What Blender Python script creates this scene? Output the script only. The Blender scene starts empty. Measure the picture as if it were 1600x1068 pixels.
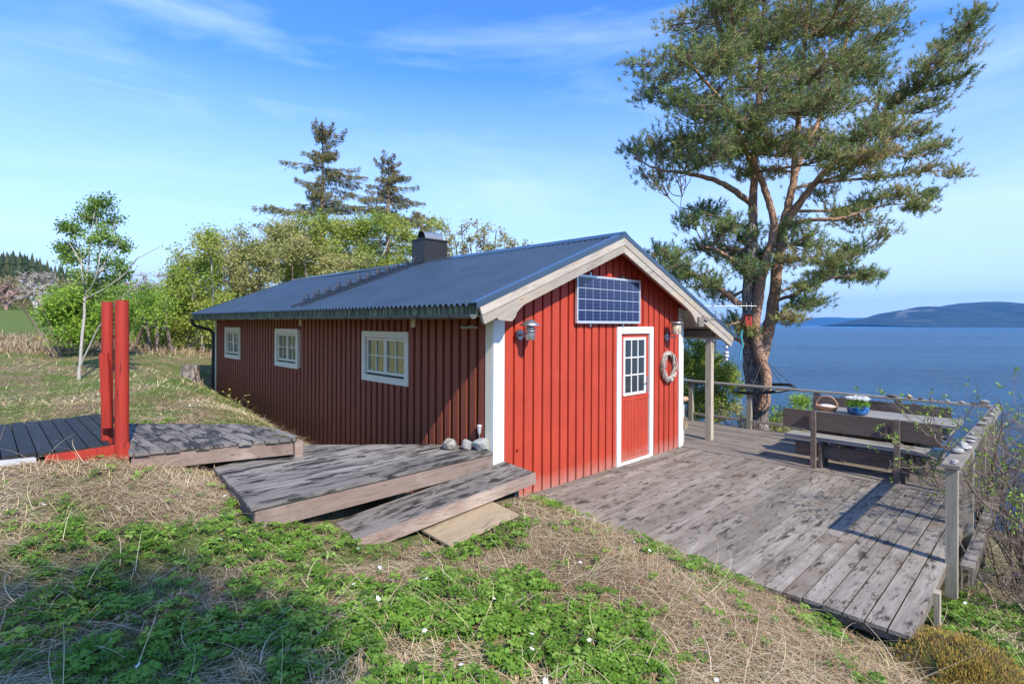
import bpy, math, random
import numpy as np
from mathutils import Vector, Matrix
R = math.radians
rng = np.random.default_rng(7)
random.seed(7)
sc = bpy.context.scene
COL = sc.collection

# ------------------------------------------------------------------ camera
# world: X runs along the gable wall (towards the sea), Y along the long wall, Z=0 is the deck; metres
CU, CV, CH = -4.231, -4.673, 2.14
FPX = 830.0
AU = (860 / math.hypot(860, 830), 830 / math.hypot(860, 830))
AV = (-AU[1], AU[0])
cam_d = bpy.data.cameras.new("camera"); cam = bpy.data.objects.new("camera", cam_d); COL.objects.link(cam)
cam_d.sensor_width = 36; cam_d.lens = 36 * FPX / 1600; cam_d.shift_y = -29 / 1600
cam_d.clip_start = 0.05; cam_d.clip_end = 60000
cam.location = (CU, CV, CH)
right = Vector((AU[0], AV[0], 0)); fwd = Vector((AU[1], AV[1], 0)); up = Vector((0, 0, 1))
cm = Matrix((right, up, -fwd)).transposed().to_4x4()
cam.matrix_world = Matrix.Translation(cam.location) @ cm @ Matrix.Rotation(0.0045, 4, 'Z')
sc.camera = cam

# ------------------------------------------------------------------ light
SUN = Vector((-0.20, -0.95, 0.88)).normalized()       # towards the sun
EL = math.asin(SUN.z); AZ = math.atan2(SUN.x, SUN.y)
w = bpy.data.worlds.new("World"); sc.world = w; w.use_nodes = True
nt = w.node_tree; nt.nodes.clear()
def wn(t, **k):
    n = nt.nodes.new(t)
    for a, b in k.items(): setattr(n, a, b)
    return n
sky = wn('ShaderNodeTexSky', sky_type='NISHITA', sun_disc=False, sun_elevation=EL, sun_rotation=AZ,
         altitude=0, air_density=1.0, dust_density=0.5, ozone_density=1.5)
bg = wn('ShaderNodeBackground'); bg.inputs[1].default_value = 0.15
out = wn('ShaderNodeOutputWorld')
tc = wn('ShaderNodeTexCoord'); mp = wn('ShaderNodeMapping')
mp.inputs['Scale'].default_value = (1.2, 1.2, 5.5); mp.inputs['Rotation'].default_value = (R(8), R(14), R(20))
nz = wn('ShaderNodeTexNoise'); nz.inputs['Scale'].default_value = 1.5; nz.inputs['Detail'].default_value = 9
nz.inputs['Roughness'].default_value = 0.6; nz.inputs['Distortion'].default_value = 0.7
cr = wn('ShaderNodeValToRGB'); cr.color_ramp.elements[0].position = 0.46; cr.color_ramp.elements[1].position = 0.9
cr.color_ramp.elements[1].color = (0.5, 0.5, 0.5, 1)
mx = wn('ShaderNodeMix', data_type='RGBA'); mx.inputs[7].default_value = (4.9, 5.9, 7.2, 1)
grade = wn('ShaderNodeMix', data_type='RGBA', blend_type='MULTIPLY'); grade.inputs[0].default_value = 1
grade.inputs[7].default_value = (0.42, 0.80, 1.32, 1)
L = nt.links.new
L(tc.outputs['Generated'], mp.inputs[0]); L(mp.outputs[0], nz.inputs[0]); L(nz.outputs[0], cr.inputs[0])
L(sky.outputs[0], grade.inputs[6]); L(cr.outputs[0], mx.inputs[0]); L(grade.outputs[2], mx.inputs[6])
sx_ = wn('ShaderNodeSeparateXYZ'); L(tc.outputs['Generated'], sx_.inputs[0])
hz = wn('ShaderNodeMapRange'); hz.inputs[1].default_value = 0.0; hz.inputs[2].default_value = 0.42; hz.inputs[3].default_value = 0.8; hz.inputs[4].default_value = 0; L(sx_.outputs[2], hz.inputs[0])
hm = wn('ShaderNodeMix', data_type='RGBA'); hm.inputs[7].default_value = (4.5, 5.1, 6.3, 1); L(hz.outputs[0], hm.inputs[0]); L(mx.outputs[2], hm.inputs[6])
L(hm.outputs[2], bg.inputs[0]); L(bg.outputs[0], out.inputs[0])
sl = bpy.data.lights.new("sun", 'SUN'); sl.energy = 4.2; sl.angle = R(0.53); sl.color = (1, 0.91, 0.78)
so = bpy.data.objects.new("sun", sl); COL.objects.link(so)
so.rotation_euler = SUN.to_track_quat('Z', 'Y').to_euler(); so.location = (0, -20, 30)
sc.view_settings.view_transform = 'Standard'; sc.view_settings.look = 'None'
sc.view_settings.exposure = 0.72; sc.view_settings.gamma = 1
sc.cycles.max_bounces = 8; sc.cycles.transparent_max_bounces = 8; sc.cycles.caustics_reflective = False

# ------------------------------------------------------------------ photo-measuring aids
def hor(px): return 505 + (px - 800) * .005
def W(x, d, z):
    return np.array((CU + x * AU[0] + d * AU[1], CV + x * AV[0] + d * AV[1], z))
def fl(px, py, z):                                     # point of height z seen at photo pixel
    D = (CH - z) * FPX / (py - hor(px)); return W((px - 800) / FPX * D, D, z)
def at(px, py, D):                                     # point at distance D seen at photo pixel
    return W((px - 800) / FPX * D, D, CH - (py - hor(px)) * D / FPX)

# ------------------------------------------------------------------ value noise
_perm = rng.random((64, 64))
def vnoise(x, y):
    x = np.asarray(x, float); y = np.asarray(y, float)
    xi = np.floor(x).astype(int); yi = np.floor(y).astype(int); fx = x - xi; fy = y - yi
    fx = fx * fx * (3 - 2 * fx); fy = fy * fy * (3 - 2 * fy)
    g = lambda a, b: _perm[a % 64, b % 64]
    return (g(xi, yi) * (1 - fx) + g(xi + 1, yi) * fx) * (1 - fy) + (g(xi, yi + 1) * (1 - fx) + g(xi + 1, yi + 1) * fx) * fy
def fbm(x, y, o=4):
    s = 0; a = .5; t = 0
    for i in range(o):
        s = s + a * vnoise(x * 2 ** i + 17 * i, y * 2 ** i + 5 * i); t += a; a *= .5
    return s / t

# ------------------------------------------------------------------ mesh builder
class MB:
    def __init__(s): s.V = []; s.F = []; s.n = 0; s.T = []
    def add(s, V, F, mi=0, tint=None, smooth=False):
        V = np.asarray(V, float); F = np.asarray(F, int)
        if tint is None: tint = random.random()
        T = np.broadcast_to(np.asarray(tint, float), (len(V),))
        s.V.append(V); s.T.append(T); s.F.append((F + s.n, mi, smooth)); s.n += len(V); return s
    def box(s, a, b, mi=0, tint=None, M=None):
        (x0, y0, z0), (x1, y1, z1) = a, b
        V = np.array([(x, y, z) for z in (z0, z1) for y in (y0, y1) for x in (x0, x1)], float)
        if M is not None: V = V @ M[0].T + M[1]
        return s.add(V, [(0, 2, 3, 1), (4, 5, 7, 6), (0, 1, 5, 4), (1, 3, 7, 5), (3, 2, 6, 7), (2, 0, 4, 6)], mi, tint)
    def hexa(s, lo, hi, mi=0, tint=None):              # two matching polygons -> solid
        lo = np.asarray(lo, float); hi = np.asarray(hi, float); n = len(lo); V = np.vstack([lo, hi])
        T = random.random() if tint is None else tint
        for F in ([tuple(range(n - 1, -1, -1))], [tuple(range(n, 2 * n))], [(i, (i + 1) % n, n + (i + 1) % n, n + i) for i in range(n)]):
            s.add(V, F, mi, T)
        return s
    def beam(s, p, q, wd, ht, mi=0, tint=None, upv=(0, 0, 1)):
        p = np.asarray(p, float); q = np.asarray(q, float); d = q - p; d /= np.linalg.norm(d)
        sd = np.cross(d, upv); sd /= np.linalg.norm(sd); u = np.cross(sd, d)
        c = [(-1, -1), (1, -1), (1, 1), (-1, 1)]
        lo = [p + sd * a * wd / 2 + u * b * ht / 2 for a, b in c]; hi = [q + sd * a * wd / 2 + u * b * ht / 2 for a, b in c]
        return s.hexa(lo[::-1], hi[::-1], mi, tint)
    def tube(s, P, r, n=6, mi=0, tint=None, smooth=True, cap=False, wob=0):
        P = np.asarray(P, float); m = len(P); r = np.broadcast_to(np.asarray(r, float), (m,))
        d = np.gradient(P, axis=0); d /= np.linalg.norm(d, axis=1)[:, None] + 1e-9
        ref = np.array((0, 0, 1.)) if abs(d[0][2]) < .9 else np.array((1., 0, 0))
        a = np.cross(d, ref); a /= np.linalg.norm(a, axis=1)[:, None] + 1e-9; b = np.cross(d, a)
        t = np.linspace(0, 2 * math.pi, n, endpoint=False)
        rr = r[:, None] * (1 + (wob * (np.random.default_rng(m * 7 + n).random((m, n)) - .5) if wob else 0))
        V = (P[:, None] + rr[..., None] * (np.cos(t)[None, :, None] * a[:, None] + np.sin(t)[None, :, None] * b[:, None])).reshape(-1, 3)
        i = np.arange(m - 1)[:, None] * n; j = np.arange(n)[None]; j2 = (j + 1) % n
        F = np.stack([i + j, i + j2, i + n + j2, i + n + j], -1).reshape(-1, 4)
        T = random.random() if tint is None else tint
        s.add(V, F, mi, T, smooth)
        if cap:
            s.add(V[:n], [tuple(range(n))], mi, T); s.add(V[-n:], [tuple(range(n - 1, -1, -1))], mi, T)
        return s
    def lathe(s, c, prof, n=16, mi=0, tint=None, smooth=True, sx=1, sy=1):
        t = np.linspace(0, 2 * math.pi, n, endpoint=False); c = np.asarray(c, float)
        V = np.array([(c[0] + r * math.cos(a) * sx, c[1] + r * math.sin(a) * sy, c[2] + z) for r, z in prof for a in t])
        m = len(prof); F = [(i * n + j, i * n + (j + 1) % n, (i + 1) * n + (j + 1) % n, (i + 1) * n + j) for i in range(m - 1) for j in range(n)]
        return s.add(V, F, mi, tint, smooth)
    def build(s, name, mats, parent=None, origin=None):
        if origin is None: origin = np.zeros(3)
        V = np.vstack(s.V) - np.asarray(origin); me = bpy.data.meshes.new(name)
        me.vertices.add(len(V)); me.vertices.foreach_set('co', V.astype(np.float32).ravel())
        li = []; ls = []; lt = []; mi_ = []; sm = []; c = 0
        for F, mi, smo in s.F:
            m, k = F.shape; li.append(F.ravel()); ls.append(c + np.arange(m) * k); lt.append(np.full(m, k)); c += m * k
            mi_.append(np.full(m, mi)); sm.append(np.full(m, smo))
        li = np.concatenate(li).astype(np.int32)
        me.loops.add(len(li)); me.loops.foreach_set('vertex_index', li)
        ls = np.concatenate(ls).astype(np.int32); me.polygons.add(len(ls))
        me.polygons.foreach_set('loop_start', ls); me.polygons.foreach_set('loop_total', np.concatenate(lt).astype(np.int32))
        me.polygons.foreach_set('material_index', np.concatenate(mi_).astype(np.int32))
        me.polygons.foreach_set('use_smooth', np.concatenate(sm).astype(bool))
        for m in (mats if isinstance(mats, (list, tuple)) else [mats]): me.materials.append(m)
        me.update(calc_edges=True)
        at_ = me.attributes.new('tint', 'FLOAT', 'POINT'); at_.data.foreach_set('value', np.concatenate(s.T).astype(np.float32))
        o = bpy.data.objects.new(name, me); COL.objects.link(o)
        if parent is not None:
            o.parent = parent
        o.location = origin
        return o

ORG = {}
def thing(name, label, cat, loc=(0, 0, 0), group=None):
    o = bpy.data.objects.new(name, None); COL.objects.link(o); o.location = loc; o.empty_display_size = .2
    o['label'] = label; o['category'] = cat
    if group: o['group'] = group
    ORG[o] = np.array(loc, float); return o
def part(name, mb, mats, parent, label=None, kind=None):
    po = ORG[parent]
    o = mb.build(name, mats, parent, po); o.location = (0, 0, 0)     # mesh stored relative to the parent's base
    ORG[o] = po
    if label: o['label'] = label
    if kind: o['kind'] = kind
    return o
def single(name, mb, mats, label, cat, group=None, kind=None, origin=None):
    if origin is None:
        V = np.vstack(mb.V); origin = np.array((V[:, 0].mean(), V[:, 1].mean(), V[:, 2].min()))
    o = mb.build(name, mats, None, origin)
    if label: o['label'] = label
    if cat: o['category'] = cat
    if group: o['group'] = group
    if kind: o['kind'] = kind
    ORG[o] = np.array(origin, float); return o

# ------------------------------------------------------------------ materials
def newmat(name):
    m = bpy.data.materials.new(name); m.use_nodes = True; t = m.node_tree
    return m, t, t.nodes['Principled BSDF'], t.links.new
def nd(t, k, ins=None, **kw):
    n = t.nodes.new(k)
    for a, b in kw.items(): setattr(n, a, b)
    for a, b in (ins or {}).items(): n.inputs[a].default_value = b
    return n
def c4(c): return (c[0], c[1], c[2], 1)
def mixc(t, fac, a, b, blend='MIX'):
    n = nd(t, 'ShaderNodeMix', data_type='RGBA', blend_type=blend)
    for s_, v in ((0, fac), (6, a), (7, b)):
        if isinstance(v, bpy.types.NodeSocket): t.links.new(v, n.inputs[s_])
        else: n.inputs[s_].default_value = v if s_ == 0 else c4(v)
    return n.outputs[2]
def ramp(t, src, p0, p1, v0=0., v1=1.):
    n = nd(t, 'ShaderNodeMapRange'); n.inputs[1].default_value = p0; n.inputs[2].default_value = p1
    n.inputs[3].default_value = v0; n.inputs[4].default_value = v1; t.links.new(src, n.inputs[0]); return n.outputs[0]
def tint(t): return nd(t, 'ShaderNodeAttribute', attribute_name='tint').outputs['Fac']
def coords(t, scale=(1, 1, 1), rot=(0, 0, 0), off=None):
    g = nd(t, 'ShaderNodeNewGeometry').outputs['Position']
    a = nd(t, 'ShaderNodeMapping'); a.inputs['Rotation'].default_value = rot; t.links.new(g, a.inputs[0])
    b = nd(t, 'ShaderNodeMapping'); b.inputs['Scale'].default_value = scale; t.links.new(a.outputs[0], b.inputs[0])
    if off is not None:
        v = nd(t, 'ShaderNodeVectorMath', operation='ADD'); mu = nd(t, 'ShaderNodeMath', operation='MULTIPLY'); mu.inputs[1].default_value = 37
        t.links.new(off, mu.inputs[0]); t.links.new(b.outputs[0], v.inputs[0]); t.links.new(mu.outputs[0], v.inputs[1]); return v.outputs[0]
    return b.outputs[0]
def noise(t, vec, scale, detail=4, rough=.55, dist=0):
    n = nd(t, 'ShaderNodeTexNoise', {'Scale': scale, 'Detail': detail, 'Roughness': rough, 'Distortion': dist})
    if vec is not None: t.links.new(vec, n.inputs['Vector'])
    return n.outputs['Fac']
def bump(t, b, h, dist, strength=1.):
    n = nd(t, 'ShaderNodeBump', {'Strength': strength, 'Distance': dist}); t.links.new(h, n.inputs['Height']); t.links.new(n.outputs[0], b.inputs['Normal'])
def plain(name, c, rough=.6, metal=0., var=.25, sc_=6., bmp=0., spec=.5):
    m, t, b, L_ = newmat(name)
    n = noise(t, coords(t), sc_, 5)
    col = mixc(t, n, tuple(x * (1 - var) for x in c), tuple(min(1, x * (1 + var)) for x in c)); L_(col, b.inputs['Base Color'])
    b.inputs['Roughness'].default_value = rough; b.inputs['Metallic'].default_value = metal; b.inputs['Specular IOR Level'].default_value = spec
    if bmp: bump(t, b, noise(t, coords(t), sc_ * 4, 4), bmp)
    return m
def wood(name, c1, c2, dark, axis='x', damt=.5, dscale=1.6, rot=(0, 0, 0), rough=.8, grain=.0035, warm=None):
    """weathered boards: grain stretched along axis, per-board tone, dark stains, knots"""
    m, t, b, L_ = newmat(name)
    k = {'x': (.09, 1, 1), 'y': (1, .09, 1), 'z': (1, 1, .09)}[axis]
    ti = tint(t)
    v = coords(t, k, rot, ti)
    g = noise(t, v, 42, 6, .65); g2 = noise(t, v, 9, 4, .6)
    col = mixc(t, ramp(t, g2, .3, .7), c1, c2)
    col = mixc(t, ramp(t, ti, 0, 1, 0, .6), col, tuple(x * .58 for x in c1))
    if warm: col = mixc(t, ramp(t, noise(t, coords(t, (1, 1, 1), rot, ti), 1.3, 4), .54, .75, 0, .8), col, warm)
    k2 = tuple(min(1, x * 3.4) if x < 1 else x for x in k)
    s = noise(t, coords(t, k2, rot, ti), dscale * 2.2, 7, .7, .4)
    col = mixc(t, ramp(t, s, .62 - damt * .14, .71 - damt * .13), col, dark)
    col = mixc(t, ramp(t, g, .32, .5, .55, 0), col, tuple(x * .45 for x in c1))
    vo = nd(t, 'ShaderNodeTexVoronoi', {'Scale': 4.2}); L_(coords(t, tuple(min(1, x * 8) if x < 1 else x * 2.3 for x in k), rot, ti), vo.inputs['Vector'])
    col = mixc(t, ramp(t, vo.outputs['Distance'], .05, .12, .8, 0), col, tuple(x * .4 for x in c1))
    L_(col, b.inputs['Base Color']); b.inputs['Roughness'].default_value = rough; b.inputs['Specular IOR Level'].default_value = .3
    bump(t, b, g, grain, .9)
    return m
def painted(name, c, axis='z', worn=None, rough=.6, var=.18, scuff=.0, knots=True):
    m, t, b, L_ = newmat(name); ti = tint(t)
    k = {'x': (.06, 1, 1), 'y': (1, .06, 1), 'z': (1, 1, .06)}[axis]
    g = noise(t, coords(t, k, (0, 0, 0), ti), 40, 5, .6)
    col = mixc(t, g, tuple(x * (1 - var) for x in c), tuple(min(1, x * (1 + var)) for x in c))
    col = mixc(t, ramp(t, ti, 0, 1, 0, .3), col, tuple(x * .72 for x in c))
    if scuff > .8: col = mixc(t, ramp(t, noise(t, coords(t, k), 26, 3), .33, .37, .8, 0), col, (.05, .012, .01))
    if worn:
        s = noise(t, coords(t, (1, 1, .5)), 5, 7, .75)
        col = mixc(t, ramp(t, s, .62, .7, 0, scuff), col, worn)
    L_(mixc(t, ramp(t, noise(t, coords(t), 2.2, 4), .35, .7, 0, .35), col, tuple(x * .6 for x in c)), b.inputs['Base Color']); b.inputs['Roughness'].default_value = rough; b.inputs['Specular IOR Level'].default_value = .35
    bump(t, b, g, .0025, .8); return m
def foliage(name, cols, trans=.35, rough=.55, lo=0., hi=1.):
    """leaf colours picked by the per-leaf tint"""
    m, t, b, L_ = newmat(name); ti = tint(t)
    r = nd(t, 'ShaderNodeValToRGB'); e = r.color_ramp.elements
    for i, c in enumerate(cols):
        p = i / (len(cols) - 1)
        if i == 0: el = e[0]
        elif i == len(cols) - 1: el = e[-1]
        else: el = e.new(p)
        el.position = p; el.color = c4(c)
    L_(ti, r.inputs[0]); L_(r.outputs[0], b.inputs['Base Color']); b.inputs['Roughness'].default_value = rough
    b.inputs['Specular IOR Level'].default_value = .3
    tr = nd(t, 'ShaderNodeBsdfTranslucent'); L_(r.outputs[0], tr.inputs[0]); ms = nd(t, 'ShaderNodeMixShader'); ms.inputs[0].default_value = trans
    L_(b.outputs[0], ms.inputs[1]); L_(tr.outputs[0], ms.inputs[2]); L_(ms.outputs[0], t.nodes['Material Output'].inputs[0]); return m

M = {}
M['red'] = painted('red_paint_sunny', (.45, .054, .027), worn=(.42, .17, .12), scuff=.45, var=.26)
M['redside'] = painted('red_paint_shaded', (.27, .068, .034), worn=(.20, .10, .05), scuff=.5)  # darker, browner copy of the red paint; the long wall's shade is in its colour
def fade_base(m):
    t = m.node_tree; b = t.nodes['Principled BSDF']; src = b.inputs['Base Color'].links[0].from_socket
    sp_ = nd(t, 'ShaderNodeSeparateXYZ'); t.links.new(nd(t, 'ShaderNodeNewGeometry').outputs['Position'], sp_.inputs[0])
    n_ = noise(t, coords(t, (1, 1, .3)), 16, 6, .7); a_ = nd(t, 'ShaderNodeMath', operation='MULTIPLY_ADD', ); a_.inputs[1].default_value = -.34; t.links.new(n_, a_.inputs[0]); t.links.new(sp_.outputs[2], a_.inputs[2])
    t.links.new(mixc(t, ramp(t, a_.outputs[0], -.16, .05, .75, 0), src, (.42, .20, .155)), b.inputs['Base Color'])
fade_base(M['red'])
M['white'] = plain('white_paint', (.72, .72, .69), .5, var=.10, sc_=9, bmp=.001)
M['cream'] = plain('aged_white_paint', (.72, .66, .49), .6, var=.12, sc_=14, bmp=.001)
M['barge'] = wood('grey_barge_board', (.40, .355, .30), (.54, .48, .40), (.25, .2, .16), 'x', .2, rot=(0, R(21), 0), warm=(.50, .34, .18))
M['deck'] = wood('deck_boards', (.20, .173, .142), (.365, .33, .28), (.045, .038, .03), 'x', .58, 6, warm=(.14, .095, .058))
M['deckb'] = wood('terrace_boards', (.19, .16, .13), (.31, .27, .23), (.10, .085, .075), 'y', .45, warm=(.24, .17, .11))
M['plat'] = wood('stained_platform_boards', (.205, .182, .158), (.35, .32, .285), (.026, .024, .022), 'x', .95, 4.2)
M['walk'] = wood('walkway_boards', (.175, .155, .135), (.30, .27, .24), (.03, .03, .03), 'y', 1.1, 4)
M['fasc'] = wood('pinkish_fascia_board', (.25, .18, .145), (.35, .26, .215), (.14, .09, .07), 'x', .25, warm=(.5, .4, .32))
M['ply'] = wood('bare_plywood', (.44, .33, .20), (.55, .43, .28), (.14, .11, .08), 'x', .4)
M['bench'] = wood('brown_bench_boards', (.135, .105, .085), (.20, .165, .135), (.06, .05, .04), 'y', .3)
M['benchtop'] = wood('grey_bench_tops', (.26, .245, .215), (.38, .36, .33), (.12, .10, .08), 'y', .3)
M['rail'] = wood('silvered_rail_wood', (.24, .21, .175), (.37, .335, .29), (.13, .11, .09), 'y', .3)
M['post'] = wood('silvered_post_wood', (.31, .275, .21), (.44, .40, .32), (.14, .12, .07), 'z', .3)
M['tar'] = wood('black_tarred_wood', (.020, .021, .023), (.036, .037, .040), (.13, .13, .13), 'y', .02, 9, rough=.6)
M['redpost'] = painted('bright_red_post_paint', (.38, .036, .022), worn=(.16, .035, .028), scuff=.85, rough=.5, var=.4)
[setattr(n.inputs['Distance'], 'default_value', .012) for n in M['redpost'].node_tree.nodes if n.type == 'BUMP']
M['pale'] = plain('bleached_board', (.42, .43, .44), .8, var=.35, sc_=4, bmp=.002)
M['roof'] = plain('dark_roof_sheet', (.09, .128, .165), .22, .65, var=.25, sc_=1.8)
M['black'] = plain('black_metal', (.012, .012, .013), .4, var=.2)
M['galv'] = plain('galvanised_metal', (.42, .43, .44), .38, .8, var=.15)
M['chim'] = plain('dark_sheet_metal', (.045, .045, .047), .4, .5, var=.3, sc_=3)
M['cellf'] = plain('solar_frame', (.66, .67, .68), .4, .5, var=.05)
M['straw'] = foliage('dry_grass_blades', [(.26, .165, .085), (.46, .33, .18), (.61, .47, .275), (.71, .60, .41)], .15, .8)
M['reed'] = foliage('brown_grass_blades', [(.20, .12, .07), (.32, .21, .13), (.42, .31, .20), (.52, .42, .29)], .15, .8)
M['green'] = foliage('fresh_leaves', [(.08, .17, .02), (.14, .27, .03), (.21, .37, .05), (.30, .44, .09)], .35)
M['gblade'] = foliage('green_blades', [(.12, .19, .03), (.19, .28, .05), (.28, .37, .09), (.40, .44, .16)], .3)
M['petal'] = plain('white_petals', (.85, .86, .85), .6, var=.04)
M['pine'] = foliage('pine_needles', [(.12, .19, .07), (.19, .27, .095), (.27, .34, .11), (.37, .37, .135), (.48, .34, .16)], .25, .6)
M['spruce'] = foliage('spruce_needles', [(.09, .14, .055), (.15, .20, .08), (.23, .21, .09), (.33, .24, .11)], .15, .6)
M['birch'] = foliage('yellow_green_leaves', [(.19, .27, .04), (.28, .37, .06), (.38, .45, .08), (.42, .40, .11)], .4)
M['bushl'] = foliage('bright_bush_leaves', [(.12, .23, .025), (.19, .33, .04), (.27, .42, .05), (.36, .48, .08)], .4)
M['olive'] = foliage('olive_leaves', [(.22, .25, .08), (.32, .34, .11), (.42, .42, .15), (.46, .36, .16)], .35)
M['tleaf'] = foliage('young_tree_leaves', [(.10, .20, .03), (.16, .28, .05), (.23, .36, .07), (.3, .42, .1)], .35)
M['twig'] = plain('grey_brown_twigs', (.20, .155, .12), .85, var=.3)
M['pale_twig'] = plain('pale_bark', (.40, .37, .33), .85, var=.3, sc_=12, bmp=.003)
def barkm(name, c1, c2, c3, sc_=9, bd=.03, zs=.25):
    m, t, b, L_ = newmat(name)
    v = nd(t, 'ShaderNodeTexVoronoi', {'Scale': sc_}, feature='DISTANCE_TO_EDGE'); co = coords(t, (1, 1, zs))
    wv = nd(t, 'ShaderNodeVectorMath', operation='ADD'); L_(co, wv.inputs[0])
    n3 = nd(t, 'ShaderNodeTexNoise', {'Scale': 6., 'Detail': 3.}); L_(co, n3.inputs['Vector']); mm = nd(t, 'ShaderNodeVectorMath', operation='SCALE'); mm.inputs['Scale'].default_value = .25
    L_(n3.outputs['Color'], mm.inputs[0]); L_(mm.outputs[0], wv.inputs[1]); L_(wv.outputs[0], v.inputs['Vector'])
    d = ramp(t, v.outputs['Distance'], 0, .22)
    col = mixc(t, d, c1, c2); col = mixc(t, ramp(t, noise(t, coords(t), 14, 5), .45, .65), col, c3)
    L_(col, b.inputs['Base Color']); b.inputs['Roughness'].default_value = .9; bump(t, b, d, bd); return m
M['bark'] = barkm('pine_grey_bark', (.07, .055, .045), (.24, .20, .17), (.30, .26, .23))
M['barko'] = barkm('pine_orange_bark', (.26, .145, .09), (.42, .245, .15), (.36, .235, .17), 14, .012, .6)
M['limb'] = barkm('pine_limb_bark', (.16, .10, .07), (.34, .22, .15), (.28, .20, .15), 16, .006, .8)

# ------------------------------------------------------------------ terrain
CP = np.array([(-4.23, -4.67, .5), (-6, -4, .62), (-8, -6, .7), (-4.5, -2, .55), (-3, -2.5, .42), (-2, -2, .3), (-2.8, -.3, .44), (-3.0, 1, .58),
 (-2, -.9, .24), (-2.25, -.2, .36), (-1, -1, .20), (-.4, -.75, .25), (-1.4, -.35, .19), (-.2, -.35, .24), (-1.5, .5, .25), (-1.4, -2, .22), (0, -1, .16), (0, -2.5, .08), (-1.5, -3.5, .2), (.3, -1, .045), (.3, -2.4, -.01), (.1, -3.3, -.06),
 (.3, -4, -.17), (-1, -4.5, .05), (1.2, -4.3, -.30), (2.2, -4.5, -.42), (3.5, -5.5, -.9), (3, -7, -.8), (0, -6, -.1), (0, 0, 0), (.7, 0, -.05),
 (2.2, -.1, -.5), (2, -2, -.5), (4.4, -2, -.95), (4.5, -.1, -.85), (7, -4, -1.7), (7.6, -.1, -.85), (7, 3, -.95), (8, 10, -.8), (-.1, 11.1, .26),
 (-.1, 9, .13), (-.1, 6.9, -.04), (-.1, 5.5, -.2), (-.1, 3, -.35), (-.3, 1.5, -.2), (-1, 1.5, .0), (-1.3, 2.6, .22), (-1.1, 5, .5), (-1.2, 7, .72),
 (-1.3, 9.5, .92), (-1, 12, .95), (-1.3, 3.8, .42), (-2.6, 2.4, .6), (-3.2, 1.6, .66), (-2.6, 1.3, .5), (-4.2, 1.9, .74), (-6, 2, .95), (-3.1, 4, .76), (-4.2, 4.5, .82),
 (-3, 6.5, .86), (-3.05, 9.3, .9), (-5, 7, 1.0), (-6, 10, 1.2), (-3, 13, 1.15), (0, 14, 1.0), (-1, 18, 1.25), (-4, 20, 1.45), (-9, 14, 1.6),
 (-10, 4, 1.4), (3, 13, .4), (2, 18, .9), (5, 18, .2), (-12, -8, 1.0), (0, -14, -.2), (-10, -14, .6), (-14, 22, 1.8), (-18, 8, 1.9)])
def _U(r): return np.where(r > 1e-9, r * r * np.log(r + 1e-12), 0)
_n = len(CP); _K = _U(np.linalg.norm(CP[:, None, :2] - CP[None, :, :2], axis=2)) + np.eye(_n) * .02
_P = np.hstack([np.ones((_n, 1)), CP[:, :2]]); _A = np.block([[_K, _P], [_P.T, np.zeros((3, 3))]])
_w = np.linalg.solve(_A, np.concatenate([CP[:, 2], np.zeros(3)]))
def sstep(a, b, x): t = np.clip((x - a) / (b - a), 0, 1); return t * t * (3 - 2 * t)
def terr(u, v):
    u = np.atleast_1d(np.asarray(u, float)); v = np.atleast_1d(np.asarray(v, float)); sh = u.shape; u = u.ravel(); v = v.ravel()
    z = np.zeros(len(u))
    for i in range(0, len(u), 20000):
        r = np.sqrt((u[i:i + 20000, None] - CP[None, :, 0]) ** 2 + (v[i:i + 20000, None] - CP[None, :, 1]) ** 2)
        z[i:i + 20000] = _U(r) @ _w[:_n] + _w[_n] + _w[_n + 1] * u[i:i + 20000] + _w[_n + 2] * v[i:i + 20000]
    d = np.hypot(u - 0, v - 4)
    far = .9 + .047 * np.clip(d - 8, 0, 400) - np.clip(u, 0, 60) * .06
    k = 1 - sstep(13, 22, d)
    z = z * k + far * (1 - k)
    u0 = 7.5 + .35 * np.clip(v - 5, 0, 60)
    z = z - 26 * sstep(u0, u0 + 42, u)
    z += (fbm(u * .9, v * .9) - .5) * .16 * sstep(.3, 1.2, np.maximum(np.maximum(-u - .3, u - 8), np.maximum(v - 12, -v - 4.3)))
    z += (fbm(u * 3.1, v * 3.1, 3) - .5) * .05
    return z.reshape(sh)
def axis(lo, hi, c0, c1, fine, g=1.09):
    a = list(np.arange(c0, c1 + 1e-6, fine)); s = fine; x = c1
    while x < hi: s *= g; x += s; a.append(x)
    s = fine; x = c0
    while x > lo: s *= g; x -= s; a.insert(0, x)
    return np.array(a)
ax, ay = axis(-600, 70, -8, 8, .09), axis(-60, 700, -7, 13, .09)
X, Y = np.meshgrid(ax, ay, indexing='ij'); Z = terr(X, Y)
inh = (X > .15) & (X < 4.3) & (Y > .15) & (Y < 11)
Z = np.where(inh, -1.2, Z)
nx, ny = X.shape; idx = np.arange(nx * ny).reshape(nx, ny)
F = np.stack([idx[:-1, :-1], idx[1:, :-1], idx[1:, 1:], idx[:-1, 1:]], -1).reshape(-1, 4)
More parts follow.
